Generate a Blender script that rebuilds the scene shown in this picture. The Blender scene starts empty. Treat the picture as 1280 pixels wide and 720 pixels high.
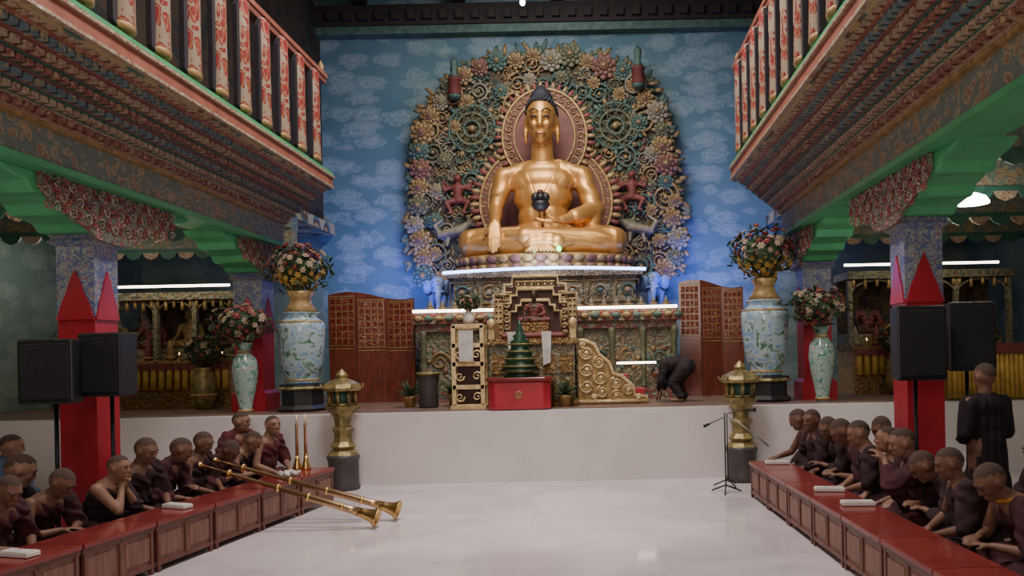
import bpy,bmesh,math,random
from mathutils import Vector,Matrix,Euler,noise
random.seed(7)
V=Vector
scene=bpy.context.scene
COL=scene.collection
pi=math.pi
AX=-0.24   # hall axis

# ---------------------------------------------------------------- materials
def _new(name):
    m=bpy.data.materials.new(name); m.use_nodes=True
    nt=m.node_tree; b=nt.nodes['Principled BSDF']
    return m,nt,b
def ramp(nt,stops,interp='LINEAR'):
    r=nt.nodes.new('ShaderNodeValToRGB'); cr=r.color_ramp; cr.interpolation=interp
    while len(cr.elements)<len(stops): cr.elements.new(0.5)
    for e,(p,c) in zip(cr.elements,stops):
        e.position=p; e.color=(c[0],c[1],c[2],1)
    return r
def coords(nt,scale=(1,1,1)):
    tc=nt.nodes.new('ShaderNodeTexCoord'); mp=nt.nodes.new('ShaderNodeMapping')
    mp.inputs['Scale'].default_value=scale
    nt.links.new(tc.outputs['Object'],mp.inputs['Vector']); return mp.outputs['Vector']
def P(name,c,rough=.5,metal=0,c2=None,scale=6,bump=0,emit=0,stretch=(1,1,1),bscale=None):
    m,nt,b=_new(name)
    b.inputs['Roughness'].default_value=rough; b.inputs['Metallic'].default_value=metal
    c2=c2 or tuple(x*.7 for x in c)
    co=coords(nt,stretch)
    n=nt.nodes.new('ShaderNodeTexNoise'); n.inputs['Scale'].default_value=scale; n.inputs['Detail'].default_value=4
    nt.links.new(co,n.inputs['Vector'])
    r=ramp(nt,[(.35,c2),(.65,c)]); nt.links.new(n.outputs['Fac'],r.inputs['Fac'])
    nt.links.new(r.outputs['Color'],b.inputs['Base Color'])
    if bump:
        n2=nt.nodes.new('ShaderNodeTexNoise'); n2.inputs['Scale'].default_value=bscale or scale*3
        nt.links.new(co,n2.inputs['Vector'])
        bp=nt.nodes.new('ShaderNodeBump'); bp.inputs['Strength'].default_value=bump; bp.inputs['Distance'].default_value=.02
        nt.links.new(n2.outputs['Fac'],bp.inputs['Height']); nt.links.new(bp.outputs['Normal'],b.inputs['Normal'])
    if emit:
        b.inputs['Emission Color'].default_value=(c[0],c[1],c[2],1); b.inputs['Emission Strength'].default_value=emit
    return m
def ORN(name,cols,scale=12,rough=.5,metal=0,stretch=(1,1,1),bump=.5):
    m,nt,b=_new(name)
    b.inputs['Roughness'].default_value=rough; b.inputs['Metallic'].default_value=metal
    co=coords(nt,stretch)
    v=nt.nodes.new('ShaderNodeTexVoronoi'); v.inputs['Scale'].default_value=scale
    nz=nt.nodes.new('ShaderNodeTexNoise'); nz.inputs['Scale'].default_value=scale*.5
    nt.links.new(co,nz.inputs['Vector'])
    mx=nt.nodes.new('ShaderNodeVectorMath'); mx.operation='MULTIPLY_ADD'
    nt.links.new(nz.outputs['Color'],mx.inputs[0]); mx.inputs[1].default_value=(.25,.25,.25); nt.links.new(co,mx.inputs[2])
    nt.links.new(mx.outputs[0],v.inputs['Vector'])
    n=len(cols)
    r=ramp(nt,[(.05+.75*i/n,c) for i,c in enumerate(cols)],'CONSTANT')
    sp=nt.nodes.new('ShaderNodeSeparateColor'); nt.links.new(v.outputs['Color'],sp.inputs[0])
    ad=nt.nodes.new('ShaderNodeMath'); ad.operation='MULTIPLY_ADD'
    nt.links.new(v.outputs['Distance'],ad.inputs[0]); ad.inputs[1].default_value=.9
    ml=nt.nodes.new('ShaderNodeMath'); ml.operation='MULTIPLY'; ml.inputs[1].default_value=.45
    nt.links.new(sp.outputs[0],ml.inputs[0]); nt.links.new(ml.outputs[0],ad.inputs[2])
    nt.links.new(ad.outputs[0],r.inputs['Fac']); nt.links.new(r.outputs['Color'],b.inputs['Base Color'])
    if bump:
        bp=nt.nodes.new('ShaderNodeBump'); bp.inputs['Strength'].default_value=bump; bp.inputs['Distance'].default_value=.03
        nt.links.new(v.outputs['Distance'],bp.inputs['Height']); nt.links.new(bp.outputs['Normal'],b.inputs['Normal'])
    return m
def LAND(name,stops,scale,rough=.15,dist=1.5):
    m,nt,b=_new(name); b.inputs['Roughness'].default_value=rough
    co=coords(nt,(1,1,1.3))
    n=nt.nodes.new('ShaderNodeTexNoise'); n.inputs['Scale'].default_value=scale; n.inputs['Detail'].default_value=5; n.inputs['Distortion'].default_value=dist
    nt.links.new(co,n.inputs['Vector']); r=ramp(nt,stops); nt.links.new(n.outputs['Fac'],r.inputs['Fac'])
    nt.links.new(r.outputs['Color'],b.inputs['Base Color']); return m
def cloud_wall(name,b1,b2,cl,sc=1.15,amt=.7):
    m,nt,b=_new(name); b.inputs['Roughness'].default_value=.7
    co=coords(nt,(1,1,2.0))
    big=nt.nodes.new('ShaderNodeTexNoise'); big.inputs['Scale'].default_value=.5; nt.links.new(co,big.inputs['Vector'])
    base=ramp(nt,[(.3,b1),(.7,b2)]); nt.links.new(big.outputs['Fac'],base.inputs['Fac'])
    n=nt.nodes.new('ShaderNodeTexNoise'); n.inputs['Scale'].default_value=4.0; n.inputs['Detail'].default_value=2.5
    nt.links.new(co,n.inputs['Vector'])
    ad=nt.nodes.new('ShaderNodeVectorMath'); ad.operation='MULTIPLY_ADD'; ad.inputs[1].default_value=(.5,.0,.5)
    nt.links.new(n.outputs['Color'],ad.inputs[0]); nt.links.new(co,ad.inputs[2])
    v=nt.nodes.new('ShaderNodeTexVoronoi'); v.inputs['Scale'].default_value=sc
    nt.links.new(ad.outputs[0],v.inputs['Vector'])
    sp=nt.nodes.new('ShaderNodeSeparateColor'); nt.links.new(v.outputs['Color'],sp.inputs[0])
    m1=nt.nodes.new('ShaderNodeMath'); m1.operation='MULTIPLY_ADD'; m1.inputs[1].default_value=.08
    nt.links.new(sp.outputs[0],m1.inputs[0]); nt.links.new(v.outputs['Distance'],m1.inputs[2])
    r=ramp(nt,[(0,(.9,.9,.9)),(.26,(.6,.6,.6)),(.31,(.3,.3,.3)),(.36,(.85,.85,.85)),(.43,(.45,.45,.45)),(.47,(.15,.15,.15)),(.51,(.6,.6,.6)),(.60,(0,0,0))])
    nt.links.new(m1.outputs[0],r.inputs['Fac'])
    mx=nt.nodes.new('ShaderNodeMix'); mx.data_type='RGBA'
    sep=nt.nodes.new('ShaderNodeMath'); sep.operation='MULTIPLY'; sep.inputs[1].default_value=amt
    nt.links.new(r.outputs['Color'],sep.inputs[0]); nt.links.new(sep.outputs[0],mx.inputs[0])
    nt.links.new(base.outputs['Color'],mx.inputs[6]); mx.inputs[7].default_value=(*cl,1)
    nt.links.new(mx.outputs[2],b.inputs['Base Color']); return m
def marble(name,c,c2,rough,tile):
    m,nt,b=_new(name); b.inputs['Roughness'].default_value=rough
    co=coords(nt)
    n=nt.nodes.new('ShaderNodeTexNoise'); n.inputs['Scale'].default_value=.9; n.inputs['Detail'].default_value=8; n.inputs['Distortion'].default_value=1.2
    nt.links.new(co,n.inputs['Vector'])
    r=ramp(nt,[(.35,c2),(.6,c)]); nt.links.new(n.outputs['Fac'],r.inputs['Fac'])
    br=nt.nodes.new('ShaderNodeTexBrick'); br.offset=0; br.inputs['Scale'].default_value=1
    br.inputs['Brick Width'].default_value=tile; br.inputs['Row Height'].default_value=tile; br.inputs['Mortar Size'].default_value=.003
    br.inputs['Color1'].default_value=(1,1,1,1); br.inputs['Color2'].default_value=(.96,.96,.96,1); br.inputs['Mortar'].default_value=(.84,.82,.80,1)
    nt.links.new(co,br.inputs['Vector'])
    mx=nt.nodes.new('ShaderNodeMix'); mx.data_type='RGBA'; mx.blend_type='MULTIPLY'; mx.inputs[0].default_value=1
    nt.links.new(r.outputs['Color'],mx.inputs[6]); nt.links.new(br.outputs['Color'],mx.inputs[7])
    nt.links.new(mx.outputs[2],b.inputs['Base Color']); return m

m_wall=cloud_wall('cloud_wall_paint',(.065,.145,.180),(.105,.195,.235),(.34,.41,.43),1.6,.66)
m_wall2=cloud_wall('pale_green_cloud_paint',(.11,.18,.165),(.16,.23,.20),(.34,.39,.34),1.5,.6)
m_floor=marble('floor_marble',(.68,.61,.62),(.55,.49,.50),.08,1.2)
m_stage=marble('stage_marble',(.84,.80,.80),(.76,.72,.72),.2,2.4)
m_stagetop=P('stage_top_carpet',(.22,.14,.11),.4,c2=(.14,.09,.07))
m_dark=P('dark_ceiling_wood',(.018,.014,.012),.8,c2=(.03,.02,.015))
m_gal=ORN('gallery_dark_paint',[(.022,.015,.012),(.035,.014,.014),(.014,.02,.018),(.045,.03,.02)],3,.8)
m_niche=ORN('niche_backcloth',[(.04,.022,.018),(.07,.04,.02),(.025,.025,.02),(.10,.06,.025)],6,.7)
m_gold=P('gilded_metal',(.66,.345,.105),.42,.66,c2=(.52,.265,.075),scale=3,bump=.05)
m_goldc=ORN('gilded_carving',[(.08,.04,.015),(.30,.19,.07),(.42,.28,.11),(.20,.11,.04)],22,.5,.4,bump=1)
m_goldp=P('gold_paint',(.45,.30,.12),.5,.3,c2=(.26,.16,.06),scale=14,bump=.3)
m_goldpale=P('pale_cream_gold',(.74,.57,.30),.42,.25,c2=(.50,.35,.16),scale=16,bump=.3)
m_oldgold=P('aged_gold',(.36,.27,.10),.45,.5,c2=(.14,.12,.05),scale=12,bump=.3)
m_green=P('bracket_green',(.09,.42,.18),.45,c2=(.07,.33,.14),scale=3)
m_dgreen=P('deep_green_paint',(.045,.15,.10),.5,c2=(.03,.10,.07),scale=8)
m_red=P('red_lacquer',(.42,.018,.035),.35,c2=(.30,.014,.025),scale=3)
m_redtop=P('bench_red_top',(.24,.04,.035),.15,c2=(.17,.025,.025),scale=2)
m_wood=P('bench_brown_wood',(.22,.10,.07),.4,c2=(.14,.06,.04),scale=4,stretch=(1,6,1))
m_woodd=P('bench_dark_frame',(.15,.055,.04),.4)
m_orange=P('orange_fascia',(.36,.13,.085),.5,c2=(.26,.085,.055),scale=5)
m_frieze=ORN('painted_frieze',[(.16,.17,.10),(.34,.27,.15),(.22,.13,.08),(.30,.26,.16),(.14,.18,.15)],9,.5,bump=.4)
m_dent1=ORN('dentil_red_gold',[(.28,.11,.09),(.38,.28,.16),(.24,.10,.08)],14,.5)
m_dent2=ORN('dentil_green_gold',[(.12,.21,.17),(.30,.24,.13),(.11,.17,.19)],14,.5)
m_dent3=ORN('dentil_cream',[(.40,.32,.23),(.29,.15,.11),(.36,.28,.19)],14,.5)
m_cred=P('cornice_muted_red',(.25,.085,.07),.55)
m_colp=ORN('column_painted',[(.07,.14,.24),(.34,.33,.31),(.28,.09,.09),(.12,.25,.25),(.36,.33,.30),(.10,.12,.25)],20,.45,bump=.15)
m_fret=ORN('fretwork_red_cream',[(.32,.07,.06),(.42,.32,.27),(.28,.06,.06),(.16,.18,.12)],14,.5,bump=1)
m_fretr=P('fret_red',(.36,.10,.09),.5); m_fretc=P('fret_cream',(.38,.32,.25),.5)
m_aceil=ORN('aisle_ceiling_paint',[(.10,.14,.08),(.36,.26,.10),(.12,.06,.03),(.08,.15,.13),(.40,.32,.16)],2.2,.6,bump=.1)
m_robe=P('maroon_robe',(.062,.009,.015),.9,c2=(.034,.006,.010),scale=5,bump=.3)
m_robe2=P('dark_wine_robe',(.030,.008,.012),.9,c2=(.019,.006,.009),scale=5,bump=.3)
m_robe3=P('red_wool_robe',(.10,.014,.018),.9,c2=(.05,.009,.012),scale=5,bump=.3)
m_robe4=P('near_black_maroon_robe',(.014,.006,.009),.95,c2=(.010,.005,.007))
m_saff=P('saffron_cloth',(.50,.20,.03),.8)
m_black=P('black_cloth',(.022,.012,.016),.85)
m_skin=P('brown_skin',(.18,.085,.052),.6,c2=(.14,.065,.04),scale=8)
m_skin2=P('tan_skin',(.26,.135,.085),.6,c2=(.21,.105,.068),scale=8)
m_hair=P('shaved_hair',(.07,.042,.032),.95,c2=(.055,.034,.026))
m_eye=P('dark_eye',(.015,.01,.01),.3)
m_blk=P('black_plastic',(.012,.012,.014),.5)
m_grill=P('speaker_grille',(.012,.012,.014),.75,bump=.8,scale=60)
m_steel=P('stand_steel',(.25,.25,.26),.3,.9)
m_blackst=P('black_stand_steel',(.02,.02,.02),.4,.5)
m_brass=P('polished_brass',(.75,.50,.20),.3,1,c2=(.6,.38,.13))
m_copper=P('copper_tube',(.62,.40,.22),.35,1)
m_paper=P('paper',(.70,.67,.62),.7,c2=(.62,.6,.55))
m_white=P('white_cloth',(.60,.57,.54),.7)
m_screen=P('screen_wood',(.17,.045,.028),.16,c2=(.11,.03,.02),scale=4,stretch=(4,4,1))
m_screenr=ORN('screen_red_panels',[(.15,.02,.016),(.22,.05,.03),(.12,.014,.013)],16,.2,bump=.3)
m_vase=LAND('porcelain_landscape',[(.32,(.05,.12,.10)),(.40,(.12,.24,.16)),(.46,(.40,.45,.46)),(.54,(.34,.45,.52)),(.62,(.12,.28,.46)),(.70,(.38,.36,.33))],5)
m_vase2=LAND('porcelain_green_floral',[(.36,(.06,.18,.14)),(.43,(.14,.29,.24)),(.49,(.38,.42,.38)),(.56,(.18,.31,.27)),(.63,(.40,.42,.38)),(.70,(.28,.13,.12))],12,.15,.8)
m_gdrum=P('grey_drum',(.07,.06,.06),.5)
m_ledb=P('led_blue_white',(.30,.45,1),emit=9)
m_ledw=P('led_warm_white',(1,.88,.70),emit=8)
m_halo=P('halo_red',(.15,.035,.022),.6,c2=(.09,.02,.015),scale=5)
m_dkpanel=P('dark_red_brown_panel',(.06,.02,.014),.6)
m_dkbronze=P('dark_bronze',(.07,.04,.025),.5,.3)
m_blueh=P('buddha_hair',(.010,.011,.018),.7)
m_lips=P('lip_red',(.36,.08,.05),.5)
m_tealp=P('teal_relief_paint',(.085,.15,.12),.6,c2=(.045,.085,.07),scale=8)
m_rel1=P('relief_gold',(.34,.225,.10),.5,.2,c2=(.19,.12,.05),scale=8)
m_rel2=P('relief_rose',(.24,.11,.08),.6,c2=(.14,.06,.045),scale=8)
m_rel3=P('relief_olive',(.15,.15,.08),.6,c2=(.085,.09,.05),scale=8)
m_rel4=P('relief_pale',(.29,.25,.17),.6,c2=(.17,.15,.11),scale=8)
m_relred=P('relief_dark_red',(.18,.04,.035),.6)
m_relbg=ORN('relief_background',[(.04,.045,.032),(.075,.055,.03),(.05,.035,.025),(.035,.055,.045),(.09,.065,.035)],7,.8,bump=1)
m_eleph=P('white_plaster_blue_lit_tint',(.22,.30,.55),.5)  # white plaster with the blue light's cast put into its colour
m_altp=ORN('altar_carved_green',[(.05,.08,.05),(.12,.19,.11),(.34,.24,.10),(.06,.12,.12),(.22,.07,.05)],12,.45,bump=.8)
m_altr=ORN('altar_carved_red',[(.08,.05,.03),(.28,.20,.09),(.14,.06,.04),(.08,.13,.09),(.20,.17,.10)],13,.45,bump=.8)
m_yel=P('yellow_brocade',(.50,.32,.06),.6,c2=(.36,.2,.04),scale=9)
m_ban=ORN('red_brocade',[(.26,.018,.022),(.32,.028,.028),(.22,.014,.018),(.38,.16,.07),(.24,.016,.02),(.34,.26,.18)],11,.7,stretch=(1,1,.6),bump=0)
m_bande=P('banner_dark_edge',(.02,.014,.02),.8)
m_bancr=P('banner_cream_edge',(.26,.19,.13),.8)
m_blue=P('blue_brocade',(.05,.08,.15),.7)
m_bronze=P('bronze_green',(.045,.11,.06),.4,.5,c2=(.02,.06,.035),scale=12)
m_leaf=P('leaf_green',(.035,.07,.025),.7)
fl_cols=[P('petal_pink',(.34,.12,.11),.7),P('petal_cream',(.46,.36,.27),.7),P('petal_red',(.22,.025,.03),.7),P('petal_yellow',(.50,.31,.06),.7)]
m_glass=P('lamp_glass',(1,.97,.9),emit=14)

# ---------------------------------------------------------------- mesh builder
_sph={}
def sphere_t(seg,ring):
    k=(seg,ring)
    if k not in _sph:
        vs=[V((0,0,1))]
        for r in range(1,ring):
            t=pi*r/ring
            for i in range(seg):
                a=2*pi*i/seg; vs.append(V((math.sin(t)*math.cos(a),math.sin(t)*math.sin(a),math.cos(t))))
        vs.append(V((0,0,-1))); fs=[]
        for i in range(seg): fs.append((0,1+i,1+(i+1)%seg))
        for r in range(ring-2):
            b=1+r*seg
            for i in range(seg): fs.append((b+i,b+seg+i,b+seg+(i+1)%seg,b+(i+1)%seg))
        b=1+(ring-2)*seg; e=len(vs)-1
        for i in range(seg): fs.append((e,b+(i+1)%seg,b+i))
        _sph[k]=(vs,fs)
    return _sph[k]
CUBE=([V((x,y,z)) for x in(-.5,.5) for y in(-.5,.5) for z in(-.5,.5)],[(0,1,3,2),(4,6,7,5),(0,4,5,1),(2,3,7,6),(0,2,6,4),(1,5,7,3)])
class M:
    def __init__(s): s.bm=bmesh.new()
    def _add(s,tpl,mt,mi,smooth):
        nv=s.bm.verts.new; nf=s.bm.faces.new
        vs=[nv(mt@v) for v in tpl[0]]
        for f in tpl[1]:
            q=nf([vs[i] for i in f]); q.material_index=mi; q.smooth=smooth
    def box(s,c,d,mi=0,rot=None):
        mt=Matrix.Translation(c)@(rot.to_matrix().to_4x4() if rot else Matrix())@Matrix.Diagonal((d[0],d[1],d[2],1))
        s._add(CUBE,mt,mi,False)
    def bx(s,x0,x1,y0,y1,z0,z1,mi=0):
        s.box(((x0+x1)/2,(y0+y1)/2,(z0+z1)/2),(abs(x1-x0),abs(y1-y0),abs(z1-z0)),mi)
    def ell(s,c,r,mi=0,rot=None,seg=12,ring=8):
        if not hasattr(r,'__len__'): r=(r,r,r)
        mt=Matrix.Translation(c)@(rot.to_matrix().to_4x4() if rot else Matrix())@Matrix.Diagonal((r[0],r[1],r[2],1))
        s._add(sphere_t(seg,ring),mt,mi,True)
    def lathe(s,prof,c=(0,0,0),seg=24,mi=0,rot0=0,sx=1,sy=1,smooth=True,k=1):
        rings=[]
        for r,z in prof:
            rings.append([s.bm.verts.new((c[0]+sx*k*r*math.cos(rot0+2*pi*i/seg),c[1]+sy*k*r*math.sin(rot0+2*pi*i/seg),c[2]+z)) for i in range(seg)])
        for a,b in zip(rings,rings[1:]):
            for i in range(seg):
                f=s.bm.faces.new((a[i],a[(i+1)%seg],b[(i+1)%seg],b[i])); f.material_index=mi; f.smooth=smooth
        for rg in (rings[0],rings[-1]):
            f=s.bm.faces.new(rg); f.material_index=mi
    def sq(s,prof,c=(0,0,0),mi=0,sx=1,sy=1):
        s.lathe(prof,c,4,mi,pi/4,sx,sy,False,math.sqrt(2))
    def tube(s,pts,r0,r1=None,seg=7,mi=0,closed=False):
        r1=r0 if r1 is None else r1
        pts=[V(p) for p in pts]; n=len(pts); rings=[]
        up=V((0.13,0.21,.97))
        for i,p in enumerate(pts):
            t=(pts[min(i+1,n-1)]-pts[max(i-1,0)])
            if closed: t=pts[(i+1)%n]-pts[i-1]
            t.normalize()
            a=t.cross(up)
            if a.length<.05: a=t.cross(V((1,0,0)))
            a.normalize(); b=t.cross(a)
            r=r0+(r1-r0)*i/max(1,n-1)
            rings.append([s.bm.verts.new(p+a*r*math.cos(2*pi*j/seg)+b*r*math.sin(2*pi*j/seg)) for j in range(seg)])
        pr=list(zip(rings,rings[1:]))
        if closed: pr.append((rings[-1],rings[0]))
        for a,b in pr:
            for j in range(seg):
                f=s.bm.faces.new((a[j],a[(j+1)%seg],b[(j+1)%seg],b[j])); f.material_index=mi; f.smooth=True
        if not closed:
            for rg in (rings[0],rings[-1]):
                f=s.bm.faces.new(rg); f.material_index=mi
    def prism(s,pts,axis,a,b,mi=0):
        def mk(p,t):
            return (t,p[0],p[1]) if axis=='x' else ((p[0],t,p[1]) if axis=='y' else (p[0],p[1],t))
        A=[s.bm.verts.new(mk(p,a)) for p in pts]; B=[s.bm.verts.new(mk(p,b)) for p in pts]
        n=len(pts)
        fs=[s.bm.faces.new(A),s.bm.faces.new(B)]
        for i in range(n): fs.append(s.bm.faces.new((A[i],A[(i+1)%n],B[(i+1)%n],B[i])))
        for f in fs: f.material_index=mi
    def obj(s,name,mats,parent=None,loc=(0,0,0),rot=(0,0,0),bevel=0,label=None):
        bmesh.ops.recalc_face_normals(s.bm,faces=s.bm.faces)
        me=bpy.data.meshes.new(name); s.bm.to_mesh(me); s.bm.free()
        if not isinstance(mats,(list,tuple)): mats=[mats]
        for m in mats: me.materials.append(m)
        return place(name,me,parent,loc,rot,bevel,label)
def place(name,me,parent=None,loc=(0,0,0),rot=(0,0,0),bevel=0,label=None,scale=1):
    o=bpy.data.objects.new(name,me); COL.objects.link(o)
    o.location=loc; o.rotation_euler=rot; o.scale=(scale,)*3 if not hasattr(scale,'__len__') else scale
    if parent: o.parent=parent
    if bevel:
        b=o.modifiers.new('bevel','BEVEL'); b.width=bevel; b.segments=2; b.limit_method='ANGLE'
    if label: o['label']=label
    return o
def T(o,label,cat,group=None):
    o['label']=label; o['category']=cat
    if group: o['group']=group
    return o
def E(name,loc,label,cat,group=None,rotz=0):
    o=bpy.data.objects.new(name,None); COL.objects.link(o); o.location=loc; o.rotation_euler=(0,0,rotz); o.empty_display_size=.2
    return T(o,label,cat,group)
def S(o): o['kind']='structure'; return o
def spiral(r,turns,n,c,u=V((1,0,0)),w=V((0,0,1)),start=0,flip=1):
    out=[]
    for i in range(n):
        t=i/(n-1); a=start+flip*turns*2*pi*t; rr=r*(1-t*.88)
        out.append(V(c)+u*rr*math.cos(a)+w*rr*math.sin(a))
    return out
def blob(caps,ells,voxel,iters=2,name='b',post=None):
    m=M()
    for p,r,q,s_ in caps:
        p=V(p);q=V(q)
        m.ell(p,r,seg=14,ring=10); m.ell(q,s_,seg=14,ring=10)
        if (q-p).length>1e-4:
            m.tube([p,q],r,s_,seg=14)
    for e in ells:
        m.ell(e[0],e[1],rot=e[2] if len(e)>2 else None,seg=24,ring=16)
    bmesh.ops.recalc_face_normals(m.bm,faces=m.bm.faces)
    me=bpy.data.meshes.new('tmp'); m.bm.to_mesh(me); m.bm.free()
    o=bpy.data.objects.new('tmp',me); COL.objects.link(o)
    md=o.modifiers.new('r','REMESH'); md.mode='VOXEL'; md.voxel_size=voxel
    if iters:
        sm=o.modifiers.new('s','SMOOTH'); sm.factor=.5; sm.iterations=iters
    bpy.context.view_layer.update()
    dg=bpy.context.evaluated_depsgraph_get()
    res=bpy.data.meshes.new_from_object(o.evaluated_get(dg)); res.name=name
    bpy.data.objects.remove(o); bpy.data.meshes.remove(me)
    res.materials.clear()
    if post:
        ns=[v.normal.copy() for v in res.vertices]
        for v,nn in zip(res.vertices,ns): v.co=post(v.co.copy(),nn)
    for p in res.polygons: p.use_smooth=True
    return res

# ---------------------------------------------------------------- figures
def headparts(C,R,k,wy=1.0):
    def p(x,y,z): return C+R@V((x*k,y*k*wy,z*k))
    eu=R.to_euler()
    L=[]
    def e(c,r): L.append((p(*c),(r[0]*k,r[1]*k*wy,r[2]*k),eu))
    e((-.005,0,.02),(.100,.078,.097)); e((.022,0,-.04),(.068,.060,.072)); e((.070,0,-.088),(.022,.026,.018))
    e((.078,0,.036),(.020,.052,.012)); e((.088,0,-.058),(.014,.025,.007)); e((.086,0,-.069),(.014,.021,.007))
    e((.062,.034,-.018),(.028,.022,.022)); e((.062,-.034,-.018),(.028,.022,.022))
    e((-.002,.080,-.004),(.019,.010,.031)); e((-.002,-.080,-.004),(.019,.010,.031))
    e((.080,.031,.012),(.012,.014,.009)); e((.080,-.031,.012),(.012,.014,.009))
    caps=[(p(.088,0,.024),.009*k,p(.106,0,-.022),.012*k),(p(.098,.009,-.026),.008*k,p(.098,-.009,-.026),.008*k)]
    return L,caps
def hairmesh(C,R,k,name='hair',g=1.0,wy=1.0):
    m=M(); m.ell((0,0,0),(.1015*g,.0795*g*wy,.0985*g),seg=28,ring=18)
    kill=[v for v in m.bm.verts if v.co.z < .012+.62*v.co.x + (.02 if abs(v.co.y)>.07 and v.co.x>-.03 else 0)]
    bmesh.ops.delete(m.bm,geom=kill,context='VERTS')
    for v in m.bm.verts: v.co=C+R@((v.co+V((-.005,0,.0205)))*k)
    me=bpy.data.meshes.new(name); m.bm.to_mesh(me); m.bm.free()
    return me
def eyesmesh(C,R,k):
    m=M()
    for s in(-1,1):
        m.ell(C+R@(V((.0895,s*.031,.011))*k),(.006*k,.012*k,.005*k),rot=R.to_euler(),seg=10,ring=6)
        m.ell(C+R@(V((.094,s*.031,.036))*k),(.008*k,.017*k,.0035*k),rot=R.to_euler(),seg=10,ring=6)
    me=bpy.data.meshes.new('eyes'); m.bm.to_mesh(me); m.bm.free(); return me
def ik(Sh,H,l1,l2,b):
    d=H-Sh; L=min(d.length,(l1+l2)*.985); dn=d.normalized()
    a=(l1*l1-l2*l2+L*L)/(2*L); h=math.sqrt(max(l1*l1-a*a,0))
    bp=(b-b.dot(dn)*dn).normalized()
    return Sh+dn*a+bp*h
def hand(H,fd,n,k=1,curl=.5,ts=1):
    fd=fd.normalized(); n=(n-n.dot(fd)*fd).normalized(); s=fd.cross(n)
    caps=[]
    for i,(ln,off) in enumerate(zip((.066,.076,.071,.055),(.082,.088,.084,.074))):
        w=(1.5-i)*.019*ts
        kn=H+(fd*off+s*w)*k
        caps.append((H+(s*w*.6)*k,.015*k,kn,.0115*k))
        d1=(fd*math.cos(curl*.6)+n*math.sin(curl*.6)); d2=(fd*math.cos(curl*1.6)+n*math.sin(curl*1.6))
        k1=kn+d1*ln*.55*k; k2=k1+d2*ln*.5*k
        caps+=[(kn,.0100*k,k1,.0090*k),(k1,.0090*k,k2,.0075*k)]
    tb=H+(fd*.025+s*.026*ts)*k; t1=tb+(fd*.6+s*.7*ts+n*.3).normalized()*.04*k; t2=t1+(fd*.85+s*.2*ts+n*.4).normalized()*.03*k
    caps+=[(tb,.014*k,t1,.0105*k),(t1,.0105*k,t2,.0085*k)]
    return caps
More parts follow.
